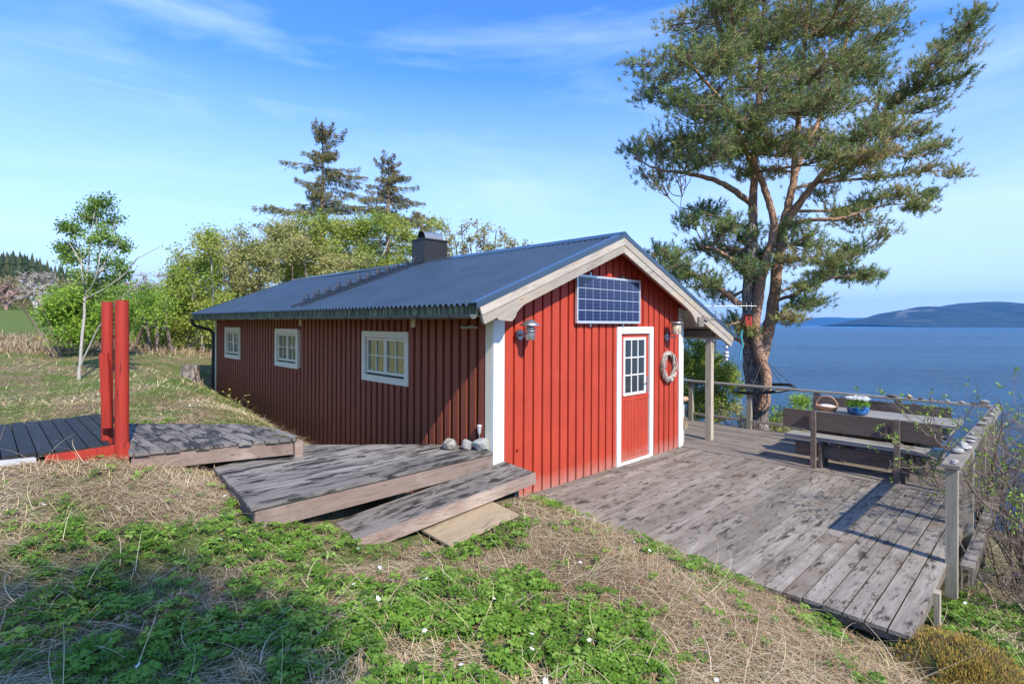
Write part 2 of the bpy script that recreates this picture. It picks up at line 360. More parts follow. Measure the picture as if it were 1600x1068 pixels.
# greenness map
GP = [(at_[0], at_[1], r, a) for at_, r, a in (
  (fl(150, 960, .5), .75, .42), (fl(330, 930, .45), .7, .4), (fl(60, 880, .5), .5, .25), (fl(450, 1000, .4), .5, .3), (fl(365, 800, .42), .28, .9), (fl(420, 870, .4), .35, .4), (fl(700, 790, .1), .3, .4),
  (fl(600, 960, .3), .5, .5), (fl(860, 1000, .2), .42, 1.2), (fl(960, 1040, .15), .3, .8), (fl(720, 1000, .3), .4, .6), (fl(1520, 955, -.4), .6, 1.1), (fl(1180, 920, 0), .35, .5),
  (fl(1100, 1000, .1), .4, -.7), (fl(1000, 900, .1), .5, -.5), (fl(850, 880, .1), .4, -.6), (fl(150, 765, .6), .7, -1.), (fl(330, 745, .5), .5, -1.1), (fl(560, 900, .3), .35, -.3),
  (fl(950, 800, .03), .3, .5), (fl(1250, 1000, 0), .45, -.5), (fl(60, 640, .8), 1.2, .6), (fl(400, 650, .2), .9, .7), (fl(250, 660, .8), .8, .8), (fl(350, 590, .9), 1.2, .9), (fl(230, 600, .9), 1.5, .5), (fl(60, 570, 1.), 2, .5))]
def green(u, v):
    g = (fbm(u * 2.6 + 5, v * 2.6 + 9, 5) - .5) * 2.9 + .36
    for a, b, r, k in GP: g = g + .6 * k * np.exp(-((u - a) ** 2 + (v - b) ** 2) / (2 * r * r))
    d = np.hypot(u, v - 4); far = sstep(16, 24, d) * (1 - sstep(60, 70, d))
    return np.clip(g * (1 - far) + far * 1.2, 0, 1)
G = green(X, Y)
mb = MB(); mb.add(np.stack([X, Y, Z], -1).reshape(-1, 3), F, 0, G.ravel(), True)
m, t, b, L_ = newmat('meadow_soil'); ti = tint(t)
n1 = noise(t, coords(t), 9, 7, .7); n2 = noise(t, coords(t), 60, 5, .7)
brown = mixc(t, ramp(t, n1, .35, .65), (.10, .065, .04), (.27, .19, .11)); brown = mixc(t, ramp(t, n2, .45, .6, 0, .7), brown, (.46, .37, .24))
grn = mixc(t, ramp(t, n2, .35, .65), (.07, .11, .025), (.17, .22, .06))
nf = ramp(t, n1, .3, .7, -.25, .25); ad = nd(t, 'ShaderNodeMath', operation='ADD', use_clamp=True); L_(ti, ad.inputs[0]); L_(nf, ad.inputs[1])
L_(mixc(t, ad.outputs[0], brown, grn), b.inputs['Base Color']); b.inputs['Roughness'].default_value = .95; b.inputs['Specular IOR Level'].default_value = .1
bump(t, b, n2, .03)
M['soil'] = m
o = single('ground', mb, m, 'sloping meadow of dry straw and fresh green plants around the red cabin', None, kind='structure', origin=np.zeros(3))

# sea
SEA = -20.
mb = MB(); rr = [0, 60, 200, 700, 2500, 9000, 21900]; na = 64
V = [(0, 0, SEA)] + [(r * math.cos(a), r * math.sin(a), SEA) for r in rr[1:] for a in np.linspace(0, 2 * math.pi, na, endpoint=False)]
mb.add(V, [(0, 1 + j, 1 + (j + 1) % na) for j in range(na)], 0, .5)
mb.add(V, [(1 + k * na + j, 1 + (k + 1) * na + j, 1 + (k + 1) * na + (j + 1) % na, 1 + k * na + (j + 1) % na) for k in range(len(rr) - 2) for j in range(na)], 0, .5)
m, t, b, L_ = newmat('sea_water')
big = noise(t, coords(t, (1, .35, 1), (0, 0, R(-35))), .022, 5, .6); big2 = noise(t, coords(t, (1, .12, 1), (0, 0, R(-35))), .008, 4, .6)
L_(mixc(t, ramp(t, big2, .35, .65), (.005, .052, .120), (.018, .105, .21)), b.inputs['Base Color'])
b.inputs['Roughness'].default_value = .28; b.inputs['Specular IOR Level'].default_value = .18; b.inputs['IOR'].default_value = 1.33
wv = noise(t, coords(t, (1, .5, 1), (0, 0, R(-35))), .9, 8, .68, .3)
w3 = noise(t, coords(t, (1, .4, 1), (0, 0, R(-35))), .13, 6, .65, .4); w4 = nd(t, 'ShaderNodeMath', operation='MULTIPLY_ADD'); L_(w3, w4.inputs[0]); w4.inputs[1].default_value = 2.2; L_(wv, w4.inputs[2])
w2 = nd(t, 'ShaderNodeMath', operation='MULTIPLY_ADD'); L_(big, w2.inputs[0]); w2.inputs[1].default_value = 5; L_(w4.outputs[0], w2.inputs[2])
bump(t, b, w2.outputs[0], 3.2, 1.)
single('sea', mb, m, 'wide blue fjord rippled by wind', None, kind='structure', origin=np.zeros(3))

# far shore hills
def ridge(name, pts, D, thick, m, label):
    """a rounded hill range; pts = (photo x, photo y) skyline at distance D"""
    xs = np.array([p[0] for p in pts], float); ys = np.array([p[1] for p in pts], float)
    X_ = np.linspace(xs[0], xs[-1], 220); H_ = np.interp(X_, xs, ys); H_ = H_ + (fbm(X_ * .05, X_ * 0, 4) - .5) * 4 * np.clip((hor(X_) - H_) / 20, 0, 1)
    rows = []; n = 26
    for k in range(n):
        f = k / (n - 1); d = D + thick * f; s = math.sin(math.pi * min(1, .02 + f * .98) * .5) if f < .7 else math.cos((f - .7) / .3 * math.pi / 2)
        base = math.sin(min(1, f / .7) * math.pi / 2) if f < .7 else s
        zt = (hor(X_) - H_) * (D + thick * .7) / FPX + CH - SEA
        z = SEA - 3 + np.clip(zt, 0, None) * base * (1 + (fbm(X_ * .04 + 9, np.full(220, f * 9.)) - .5) * .55 * (1 - base) * 2) + 3
        rows.append(np.array([W((x - 800) / FPX * (D + thick * .7), d, zz) for x, zz in zip(X_, z - (6 if k == 0 else 0))]))
    V = np.array(rows).reshape(-1, 3); i_ = np.arange(n * 220).reshape(n, 220)
    F = np.stack([i_[:-1, :-1], i_[:-1, 1:], i_[1:, 1:], i_[1:, :-1]], -1).reshape(-1, 4)
    mb = MB(); mb.add(V, F, 0, .5, True); return single(name, mb, m, label, None, kind='structure', origin=V.mean(0) * (1, 1, 0))
m, t, b, L_ = newmat('forested_far_slope')
f1 = noise(t, coords(t, (1, 1, 2.)), .0011, 6, .6); f2 = noise(t, coords(t), .006, 6, .6)
col = mixc(t, ramp(t, f2, .35, .65), (.003, .010, .008), (.022, .034, .016)); col = mixc(t, ramp(t, f1, .60, .66, 0, .8), col, (.22, .20, .13))
L_(col, b.inputs['Base Color']); b.inputs['Roughness'].default_value = .9
M['farhill'] = m
ridge('hills', [(1325, 507), (1345, 500), (1368, 496), (1385, 488), (1415, 485), (1440, 480), (1470, 479), (1500, 474), (1530, 472), (1560, 476), (1600, 475), (1700, 468), (1900, 480), (2000, 507)], 6000, 2500, m, 'dark wooded headland across the fjord with pale fields')
ridge('hills', [(1180, 507), (1230, 501), (1262, 497), (1290, 495), (1310, 497), (1340, 497), (1400, 500), (1500, 507)], 17000, 4000, m, 'faint pale mountains at the end of the fjord')
ridge('hills', [(-260, 380), (-100, 385), (0, 404), (40, 408), (70, 420), (100, 432), (140, 447), (200, 460), (300, 480), (330, 502)], 230, 90, m, 'wooded hillside at the far left beyond the field')
# ------------------------------------------------------------------ board helpers
def clip(poly, n, c):                                   # keep points with n.p <= c
    out = []
    for i in range(len(poly)):
        p, q = poly[i], poly[(i + 1) % len(poly)]; a = n[0] * p[0] + n[1] * p[1] - c; b_ = n[0] * q[0] + n[1] * q[1] - c
        if a <= 0: out.append(p)
        if a * b_ < 0:
            s = a / (a - b_); out.append((p[0] + (q[0] - p[0]) * s, p[1] + (q[1] - p[1]) * s))
    return out
def boards(mb, poly, ang, wd, gap, z, th, mi=0, joints=None, jit=.012):
    d = (math.cos(ang), math.sin(ang)); n = (-d[1], d[0])
    s = [n[0] * p[0] + n[1] * p[1] for p in poly]; a = min(s)
    zf = z if callable(z) else (lambda u, v: z)
    while a < max(s) - .004:
        b_ = a + wd; P = clip(clip(poly, n, b_ - gap), (-n[0], -n[1]), -a)
        segs = [P]
        if joints and len(P) > 2:
            e = [d[0] * p[0] + d[1] * p[1] for p in P]; lo, hi = min(e), max(e); segs = []; c = lo; nx_ = lo + random.uniform(*joints)
            while c < hi:
                e1 = nx_ if hi - nx_ > .6 else hi + 1
                segs.append(clip(clip(P, d, e1 - .002), (-d[0], -d[1]), -c)); c = e1; nx_ = e1 + joints[1]
        for S in segs:
            if len(S) < 3: continue
            e = np.array([d[0] * p[0] + d[1] * p[1] for p in S]); j0, j1 = random.uniform(-jit, jit), random.uniform(-jit, jit); dz = random.uniform(-.0015, .0015)
            S2 = [(p[0] + d[0] * (j1 if x > e.mean() else j0), p[1] + d[1] * (j1 if x > e.mean() else j0)) for p, x in zip(S, e)]
            lo_ = [(x, y, zf(x, y) - th + dz) for x, y in S2]; hi_ = [(x, y, zf(x, y) + dz) for x, y in S2]
            mb.hexa(lo_, hi_, mi)
        a = b_
# ------------------------------------------------------------------ cabin
GW, GL = 4.4, 11.15
RU, RZ = 2.19, 3.42
def zroof(u): return RZ - (.39 * (RU - u) if u < RU else .405 * (u - RU))
cabin = thing('cabin', 'red wooden cabin with white trim and dark corrugated metal roof', 'cabin', (0, 0, 0))
fw = MB()                                               # gable wall: backing + overlapping boards
prof = [(.005, 0), (4.395, 0)]; 
pts = [(.005, -.3), (4.395, -.3), (4.395, zroof(4.395) - .12), (RU, zroof(RU) - .12), (.005, zroof(.005) - .12)]
fw.hexa([(x, .06, z) for x, z in pts], [(x, .0, z) for x, z in pts], 0, .9)
u = .118
while u < 4.36:
    per = .171 if u < 2.3 else .163
    a, b_ = u + .012, min(u + per - .026, 4.385)
    z0 = -.28
    if a < 3.36 and b_ > 2.50: z0 = 2.04
    zt = lambda x: zroof(x) - .13
    T_ = random.random()
    if b_ - a > .02: fw.hexa([(a, -.002, z0), (b_, -.002, z0), (b_, -.002, zt(b_)), (a, -.002, zt(a))][::-1], [(a, -.032, z0), (b_, -.032, z0), (b_, -.032, zt(b_)), (a, -.032, zt(a))][::-1], 0, T_)
    u += per
part('front_wall', fw, M['red'], cabin, 'sunlit bright red gable wall of upright overlapping boards')
sw = MB(); sw.box((.0, .0, -.6), (.06, GL, 2.28), 0, .9)
WINS = [(1.767, 3.10), (5.64, 6.83), (9.09, 10.27)]; WZ = (1.235, 2.01)
v = .115
while v < GL - .13:
    a, b_ = v + .012, v + .120; T_ = random.random()
    segs = [(-.6, 2.27)]
    for w0, w1 in WINS:
        if b_ > w0 + .02 and a < w1 - .02: segs = [(-.6, WZ[0] + .02), (WZ[1] - .02, 2.27)]
    for z0, z1 in segs: sw.box((-.050, a, z0), (-.002, b_, z1), 0, T_)
    v += .170
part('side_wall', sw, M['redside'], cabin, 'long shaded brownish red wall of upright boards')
bw = MB(); bw.box((4.36, .1, -.3), (4.42, GL, 2.4), 0); bw.box((.06, GL - .06, -.6), (4.4, GL, 2.2), 0)
pts = [(.06, 2.2), (4.36, 2.2), (4.36, zroof(4.36) - .12), (RU, zroof(RU) - .12), (.06, zroof(.06) - .12)]
bw.hexa([(x, GL, z) for x, z in pts], [(x, GL - .06, z) for x, z in pts], 0)
part('rear_wall', bw, M['red'], cabin)
for nm, a, b_, mt in (('corner_board', (-.056, -.040, -.12), (.118, -.0015, 2.18), 'white'), ('corner_board', (-.056, -.001, -.12), (-.001, .108, 2.27), 'cream'),
                      ('corner_board', (4.30, -.034, -.01), (4.43, -.001, 2.42), 'white'), ('corner_board', (-.056, GL - .11, -.3), (-.001, GL + .03, 2.27), 'cream')):
    mb = MB(); mb.box(a, b_); part(nm, mb, M[mt], cabin)
mb = MB(); mb.box((4.431, -.03, -.01), (4.46, .10, 2.2)); part('corner_board', mb, M['white'], cabin)
# windows
m, t, b, L_ = newmat('window_glass'); b.inputs['Base Color'].default_value = (.03, .035, .03, 1); b.inputs['Roughness'].default_value = .03
gl = nd(t, 'ShaderNodeBsdfGlossy', {'Roughness': .02, 'Color': (.92, .95, .93, 1)}); ms = nd(t, 'ShaderNodeMixShader'); ms.inputs[0].default_value = .40
gn = nd(t, 'ShaderNodeBump', {'Strength': .6, 'Distance': .012}); L_(noise(t, coords(t), 7, 3), gn.inputs['Height']); L_(gn.outputs[0], gl.inputs['Normal'])
L_(b.outputs[0], ms.inputs[1]); L_(gl.outputs[0], ms.inputs[2]); L_(ms.outputs[0], t.nodes['Material Output'].inputs[0]); M['glass'] = m
m, t, b, L_ = newmat('door_glass'); b.inputs['Base Color'].default_value = (.035, .045, .05, 1); b.inputs['Roughness'].default_value = .04
b.inputs['Specular IOR Level'].default_value = 1.; M['dglass'] = m
for w0, w1 in WINS:
    mb = MB(); T = .095
    for a, c in (((w0, WZ[0]), (w1, WZ[0] + T)), ((w0, WZ[1] - T), (w1, WZ[1])), ((w0, WZ[0] + T), (w0 + T, WZ[1] - T)), ((w1 - T, WZ[0] + T), (w1, WZ[1] - T))):
        mb.box((-.066, a[0], a[1]), (-.001, c[0], c[1]), 0, .5)
    win = part('window', mb, M['cream'], cabin)
    s = MB(); i0, i1, j0, j1 = w0 + T, w1 - T, WZ[0] + T, WZ[1] - T; mid = (i0 + i1) / 2
    s.box((-.030, i0, j0), (-.001, i1, j0 + .02), 1, .5)
    for a, c in ((i0 + .012, mid - .004), (mid + .004, i1 - .012)):
        for (p, q) in (((a, j0 + .03), (c, j0 + .07)), ((a, j1 - .045), (c, j1 - .008)), ((a, j0 + .07), (a + .035, j1 - .045)), ((c - .035, j0 + .07), (c, j1 - .045))):
            s.box((-.034, p[0], p[1]), (-.001, q[0], q[1]), 0, .5)
        zc = (j0 + .07 + j1 - .045) / 2; yc = (a + c) / 2
        s.box((-.028, a + .035, zc - .008), (-.001, c - .035, zc + .008), 0, .5)
        s.box((-.0275, yc - .008, j0 + .07), (-.001, yc + .008, zc - .008), 0, .5); s.box((-.0275, yc - .008, zc + .008), (-.001, yc + .008, j1 - .045), 0, .5)
    part('sash', s, [M['cream'], M['black']], win)
    g = MB(); g.add([(-.010, i0 + .04, j0 + .06), (-.010, i1 - .04, j0 + .06), (-.010, i1 - .04, j1 - .04), (-.010, i0 + .04, j1 - .04)], [(0, 3, 2, 1)]); part('pane', g, M['glass'], win)
# door
mb = MB()
for a, c in (((2.42, -.01), (2.525, 1.99)), ((3.325, -.01), (3.43, 1.99)), ((2.42, 1.99), (3.43, 2.095)), ((2.525, -.01), (3.325, .035))):
    mb.box((a[0], -.055, a[1]), (c[0], -.001, c[1]), 0, .5)
part('door_frame', mb, M['white'], cabin)
mb = MB(); mb.box((2.535, -.024, .045), (3.315, -.003, 1.975), 0, .3)
for k in range(8): mb.box((2.545 + k * .096, -.032, .10), (2.545 + k * .096 + .089, -.024, .95), 0, .25 + .1 * (k % 3))
mb.box((2.535, -.038, .045), (3.315, -.024, .095), 0, .4); mb.box((2.535, -.038, .955), (3.315, -.024, 1.0), 0, .4)
door = part('door', mb, M['red'], cabin, 'red boarded door with a nine pane glazed upper half')
mb = MB(); g0, g1, h0, h1 = 2.60, 3.22, 1.04, 1.93
for a, c in (((g0, h0), (g0 + .04, h1)), ((g1 - .04, h0), (g1, h1)), ((g0 + .04, h0), (g1 - .04, h0 + .04)), ((g0 + .04, h1 - .04), (g1 - .04, h1))):
    mb.box((a[0], -.044, a[1]), (c[0], -.025, c[1]), 0, .5)
for k in (1, 2):
    x = g0 + .04 + (g1 - g0 - .08) * k / 3; mb.box((x - .009, -.040, h0 + .04), (x + .009, -.025, h1 - .04), 0, .5)
    z = h0 + .04 + (h1 - h0 - .08) * k / 3
    for j in range(3):
        xa = g0 + .04 + (g1 - g0 - .08) * j / 3 + (.009 if j else 0); xb = g0 + .04 + (g1 - g0 - .08) * (j + 1) / 3 - (.009 if j < 2 else 0)
        mb.box((xa, -.040, z - .009), (xb, -.025, z + .009), 0, .5)
part('door_window', mb, M['white'], door)
mb = MB(); mb.add([(g0 + .03, -.030, h0 + .03), (g1 - .03, -.030, h0 + .03), (g1 - .03, -.030, h1 - .03), (g0 + .03, -.030, h1 - .03)], [(0, 1, 2, 3)]); part('pane', mb, M['dglass'], door)
mb = MB(); mb.box((3.245, -.034, 1.06), (3.285, -.025, 1.30), 0); mb.tube([(3.265, -.034, 1.22), (3.265, -.075, 1.22), (3.20, -.08, 1.215), (3.17, -.078, 1.21)], .009, 8, cap=True)
part('handle', mb, M['galv'], door)
# roof sheets
VA, VB = -.31, 11.5
per = .106; nv = int((VB - VA) / per * 10); vs = np.linspace(VA, VB, nv); _c = np.cos((vs - VA) * 2 * math.pi / per); am = .017 * np.sign(_c) * np.abs(_c) ** .55
rf = MB()
for us in (np.linspace(-.56, RU, 8), np.linspace(RU, 5.9, 8)):
    top = np.array([[(uu, vv, zroof(uu) - .004 + a - .018 * math.sin(math.pi * min(1, max(0, (vv - 5) / 6.5))) * min(1, max(0, (uu + .5) / 2))) for vv, a in zip(vs, am)] for uu in us])
    n0, n1_ = top.shape[:2]; ii = np.arange(n0 * n1_).reshape(n0, n1_)
    F = np.stack([ii[:-1, :-1], ii[1:, :-1], ii[1:, 1:], ii[:-1, 1:]], -1).reshape(-1, 4)
    rf.add(top.reshape(-1, 3), F, 0, .5, True)
# roof deck under the sheets
for a, c in ((-.50, RU), (RU, 5.84)):
    P = [(a, zroof(a) - .095), (c, zroof(c) - .095), (c, zroof(c) - .022), (a, zroof(a) - .022)]
    rf.hexa([(x, VB - .03, z) for x, z in P], [(x, VA + .03, z) for x, z in P], 1, .5)
# verge flashing and ridge cap
for v0, v1 in ((VA - .03, VA + .075), (VB - .06, VB + .02)):
    for a, c in ((-.57, RU), (RU, 5.92)):
        P = [(a, zroof(a) + .013), (c, zroof(c) + .013), (c, zroof(c) + .024), (a, zroof(a) + .024)]
        rf.hexa([(x, v1, z) for x, z in P], [(x, v0, z) for x, z in P], 0, .5)
        P = [(a, zroof(a) - .045), (c, zroof(c) - .045), (c, zroof(c) + .013), (a, zroof(a) + .013)]
        if v0 < 0: rf.hexa([(x, v0 + .006, z) for x, z in P], [(x, v0, z) for x, z in P], 0, .5)
for sgn in (-1, 1):
    a = RU + sgn * .13
    rf.hexa([(RU, VA - .03, RZ + .04), (a, VA - .03, zroof(a) + .022), (a, VA - .03, zroof(a) + .012), (RU, VA - .03, RZ + .02)][::sgn],
            [(RU, VB, RZ + .035), (a, VB, zroof(a) + .018), (a, VB, zroof(a) + .008), (RU, VB, RZ + .015)][::sgn], 0, .5)
M['redsof'] = M['red']
roof = part('roof', rf, [M['roof'], M['red']], cabin, 'dark blue grey corrugated metal roof')
# screws
# chimney
mb = MB(); mb.box((2.03, 4.42, 3.2), (2.62, 4.86, 3.86), 0, .5); mb.box((2.01, 4.40, 3.86), (2.64, 4.88, 3.885), 0, .5)
mb.add([(2.04, 4.416, 3.40), (2.61, 4.416, 3.37), (2.61, 4.416, 3.375), (2.05, 4.416, 3.84)], [(0, 1, 2, 3)], 0, .9)
th = np.linspace(0, math.pi, 15); cy, cz, r = 4.64, 3.885, .16
for rad, flip in ((r, 1), (r - .008, -1)):
    A = np.array([(2.10, cy + rad * math.cos(a), cz + .0 + rad * 1.1 * math.sin(a)) for a in th]); B = A + (.46, 0, 0)
    mb.add(np.vstack([A, B]), [((i, i + 1, 16 + i, 15 + i) if flip > 0 else (i + 1, i, 15 + i, 16 + i)) for i in range(14)], 1, .5, True)
part('chimney', mb, [M['chim'], M['galv']], roof, 'dark metal chimney casing under a half round cowl')
# roof ladder
mb = MB()
def rz(u, h=.03): return (u, zroof(u) + h)
for vv in (4.56, 4.96): mb.beam((-.45, vv, zroof(-.45) + .04), (2.05, vv, zroof(2.05) + .03), .03, .02)
for k in range(11):
    uu = -.2 + k * .21; z = zroof(uu) + .045
    for vv in (4.56, 4.96):
        mb.tube([(uu - .03, vv, z), (uu - .01, vv + .015, z + .12), (uu + .05, vv + .015, z + .13)], .010, 5)
        mb.tube([(uu + .05, vv + .015, z + .13), (uu + .07, vv, z + .02)], .010, 5)
    mb.tube([(uu - .01, 4.56, z + .03), (uu - .01, 4.96, z + .03)], .010, 5)
part('roof_ladder', mb, M['black'], roof)
# eave fascia (stained sheet), gutter, brackets, downpipe
m, t, b, L_ = newmat('algae_stained_fascia')
n1 = noise(t, coords(t, (1, 1, .08)), 16, 5, .7); n2 = noise(t, coords(t, (1, .4, .2)), 5, 4)
col = mixc(t, ramp(t, n1, .36, .56), (.02, .024, .02), (.12, .13, .07)); col = mixc(t, ramp(t, n1, .50, .62, 0, .9), col, (.30, .33, .16)); col = mixc(t, ramp(t, n2, .6, .75, 0, .6), col, (.24, .26, .24))
L_(col, b.inputs['Base Color']); b.inputs['Roughness'].default_value = .7
ze = zroof(-.5); nv = 1200; vs = np.linspace(VA + .02, VB - .03, nv); xs = -.506 - .006 * np.cos((vs - VA) * 2 * math.pi / per)
mb = MB(); V = np.vstack([np.stack([xs, vs, np.full(nv, ze - .005)], 1), np.stack([xs, vs, np.full(nv, ze - .135)], 1)])
mb.add(V, [(i, i + 1, nv + i + 1, nv + i) for i in range(nv - 1)], 0, .5, True); part('fascia', mb, m, cabin, 'dark corrugated eave strip stained green with algae')
mb = MB(); gx, gz = -.565, ze - .135; n = 9
A = [(gx + .05 * math.cos(a), gz + .05 * math.sin(a)) for a in np.linspace(math.pi, 2 * math.pi, n)] + [(gx + .046 * math.cos(a), gz + .046 * math.sin(a)) for a in np.linspace(2 * math.pi, math.pi, n)]
V = [(x, vv, z) for vv in (VA + .03, VB - .04) for x, z in A]; k = len(A)
mb.add(V, [(i, (i + 1) % k, k + (i + 1) % k, k + i) for i in range(k)], 0, .5)
mb.add(V, [tuple(range(8, -1, -1))], 0, .5)
gut = part('gutter', mb, plain('grey_green_gutter', (.10, .11, .095), .45, var=.2), cabin)
for vv in np.arange(.1, 11.3, .62):
    mb = MB(); mb.tube([(gx + .054 * math.cos(a), vv, gz + .054 * math.sin(a)) for a in np.linspace(math.pi * .95, 2.05 * math.pi, 9)], .007, 5); part('bracket', mb, M['black'], gut)
mb = MB()
for k in range(3): mb.box((-.49 + k * .163, VA + .04, ze - .155), (-.335 + k * .163, VB - .05, ze - .139), 0, .2 * k)
part('soffit', mb, M['post'], cabin)
mb = MB(); mb.tube([(-.56, 11.3, gz - .03), (-.56, 11.3, gz - .13), (-.5, 11.28, gz - .2), (-.18, 11.22, gz - .30), (-.09, 11.2, gz - .38), (-.085, 11.2, gz - .5), (-.085, 11.2, .1)], .042, 10, cap=True)
part('downpipe', mb, M['black'], cabin)
# barge boards
mb = MB()
def rake(mb, a, c, top0, bot0, v0, v1, slantL=0, slantR=0, mi=0):
    P = [(a + slantL, zroof(a + slantL) - bot0), (c + slantR, zroof(c + slantR) - bot0), (c, zroof(c) - top0), (a, zroof(a) - top0)]
    mb.hexa([(x, v1, z) for x, z in P], [(x, v0, z) for x, z in P], mi)
v0 = VA - .022
rake(mb, -.53, RU, .022, .15, v0, VA + .006, .045, 0); rake(mb, RU, 5.83, .022, .155, v0, VA + .006, 0, -.045)
part('barge_board', mb, M['barge'], cabin, 'outer grey weathered barge boards along the gable roof edge')
mb = MB()
lo = [(-.485, .15), (RU, .15)]
P = [(-.485, zroof(-.485) - .15), (-.445, zroof(-.445) - .262), (-.26, zroof(-.26) - .262), (-.23, 2.175), (-.03, 2.165), (.02, 2.21), (.05, 2.27), (.10, 2.315), (.17, zroof(.17) - .270), (RU, zroof(RU) - .262), (RU, zroof(RU) - .15)]
mb.hexa([(x, VA + .03, z) for x, z in P], [(x, VA - .012, z) for x, z in P], 0)
P = [(RU, zroof(RU) - .15), (RU, zroof(RU) - .262), (4.0, zroof(4.0) - .262), (4.15, zroof(4.15) - .275), (4.26, zroof(4.26) - .31), (4.33, zroof(4.33) - .37), (4.37, zroof(4.37) - .38), (4.40, zroof(4.4) - .27), (5.74, zroof(5.74) - .262), (5.785, zroof(5.785) - .155)]
mb.hexa([(x, VA + .03, z) for x, z in P], [(x, VA - .012, z) for x, z in P], 0)
part('barge_board', mb, M['barge'], cabin, 'inner barge boards with a curved foot at each corner')
mb = MB(); mb.box((4.38, VA - .05, 2.10), (4.55, VA + .028, 2.26)); mb.beam((4.55, VA - .02, 2.26), (4.74, VA - .02, 2.22), .05, .06); part('rafter_end', mb, M['rail'], cabin)
# porch ceiling and posts
mb = MB()
for k in range(11):
    a = 4.44 + k * .118; c = a + .100
    P = [(a, zroof(a) - .135), (c, zroof(c) - .135), (c, zroof(c) - .115), (a, zroof(a) - .115)]
    mb.hexa([(x, GL, z) for x, z in P], [(x, VA + .035, z) for x, z in P], 0)
part('porch_ceiling', mb, plain('grey_white_ceiling_boards', (.52, .50, .47), .7, var=.08), cabin)
mb = MB(); mb.box((5.19, VA + .1, 1.895), (5.31, GL, 2.02)); part('porch_beam', mb, M['rail'], cabin)
for vv in (-.13, 3.5, 7.2, 10.9):
    mb = MB(); mb.box((5.195, vv - .055, 0), (5.305, vv + .055, 1.893)); part('porch_post', mb, wood('porch_post_wood', (.40, .34, .25), (.52, .46, .36), (.2, .16, .1), 'z', .2) if vv < 0 else M['post'], cabin)
# vents
for vv in (1.65, 5.52):
    mb = MB(); mb.box((-.062, vv - .05, 2.08), (-.051, vv + .05, 2.21), 0, .5)
    for k in range(5): mb.box((-.070, vv - .035, 2.095 + k * .022), (-.062, vv + .035, 2.103 + k * .022), 0, .5)
    part('air_vent', mb, M['cream'], cabin)
mb = MB(); mb.box((.34, .03, -.42), (4.3, .09, -.02)); part('plinth', mb, M['pale'], cabin)
# hook on gable
mb = MB(); mb.tube([(.33, -.026, .60), (.33, -.06, .585), (.33, -.065, .61)], .008, 6); part('wall_hook', mb, M['red'], cabin)

# ------------------------------------------------------------------ things on the wall
sp = thing('solar_panel', 'blue solar panel in a silver frame high on the red gable wall above the door', 'solar panel', (2.19, -.06, 2.15))
S0, S1, Q0, Q1 = 1.41, 2.97, 2.145, 2.815
m, t, b, L_ = newmat('solar_cells')
g = nd(t, 'ShaderNodeNewGeometry'); sx = nd(t, 'ShaderNodeSeparateXYZ'); L_(g.outputs['Position'], sx.inputs[0])
def lines(src, off, per_, wd):
    a = nd(t, 'ShaderNodeMath', operation='SUBTRACT'); a.inputs[1].default_value = off; L_(src, a.inputs[0])
    d = nd(t, 'ShaderNodeMath', operation='DIVIDE'); d.inputs[1].default_value = per_; L_(a.outputs[0], d.inputs[0])
    f = nd(t, 'ShaderNodeMath', operation='FRACT'); L_(d.outputs[0], f.inputs[0])
    s_ = nd(t, 'ShaderNodeMath', operation='LESS_THAN'); s_.inputs[1].default_value = wd / per_; L_(f.outputs[0], s_.inputs[0]); return s_.outputs[0]
cw = (S1 - S0 - .06) / 9; ch = (Q1 - Q0 - .06) / 4
base = mixc(t, noise(t, coords(t), 3, 2), (.008, .013, .052), (.013, .020, .07))
base = mixc(t, lines(sx.outputs[2], Q0 + .03, ch / 3, .0035), base, (.06, .08, .15))
base = mixc(t, lines(sx.outputs[0], S0 + .026, cw, .006), base, (.30, .34, .44)); base = mixc(t, lines(sx.outputs[2], Q0 + .026, ch, .008), base, (.42, .47, .56))
L_(base, b.inputs['Base Color']); b.inputs['Roughness'].default_value = .12; b.inputs['Coat Weight'].default_value = .3; b.inputs['Coat Roughness'].default_value = .05
mb = MB(); mb.box((S0 + .02, -.092, Q0 + .02), (S1 - .02, -.07, Q1 - .02), 0, .5); part('cells', mb, m, sp)
mb = MB()
for a, c in (((S0, Q0), (S1, Q0 + .026)), ((S0, Q1 - .026), (S1, Q1)), ((S0, Q0 + .026), (S0 + .026, Q1 - .026)), ((S1 - .026, Q0 + .026), (S1, Q1 - .026))):
    mb.box((a[0], -.10, a[1]), (c[0], -.062, c[1]), 0, .5)
part('frame', mb, M['cellf'], sp)
for x, z in ((1.75, Q0 - .045), (2.55, Q0 - .045), (1.75, Q1 - .01), (2.55, Q1 - .01)):
    mb = MB(); mb.box((x - .018, -.07, z), (x + .018, -.026, z + .055)); part('bracket', mb, M['galv'], sp)

la = thing('wall_lamp', 'galvanised wall lamp with a tiered conical shade at the left of the gable wall', 'wall lamp', (.37, -.03, 2.0))
mb = MB(); P = [(r_, z_) for r_, z_ in ((0, 0), (.055, 0), (.055, .03), (0, .035))]
V = []; 
mb.tube([(.37, -.027, 2.0), (.37, -.055, 2.0)], .062, 14, cap=True); part('wall_plate', mb, M['galv'], la)
mb = MB(); mb.tube([(.37, -.05, 2.0), (.37, -.2, 1.99), (.37, -.2, 2.0)], .018, 8); part('arm', mb, M['galv'], la)
cx = (.37, -.22)
mb = MB(); mb.lathe((*cx, 1.94), [(0, 0), (.055, 0), (.062, .01), (.062, .09)], 18); mb.lathe((*cx, 2.035), [(.066, 0), (.085, .012), (.085, .018), (.06, .018)], 18)
mb.lathe((*cx, 2.07), [(.066, 0), (.085, .012), (.085, .02), (.06, .02)], 18); part('lamp_body', mb, M['galv'], la)
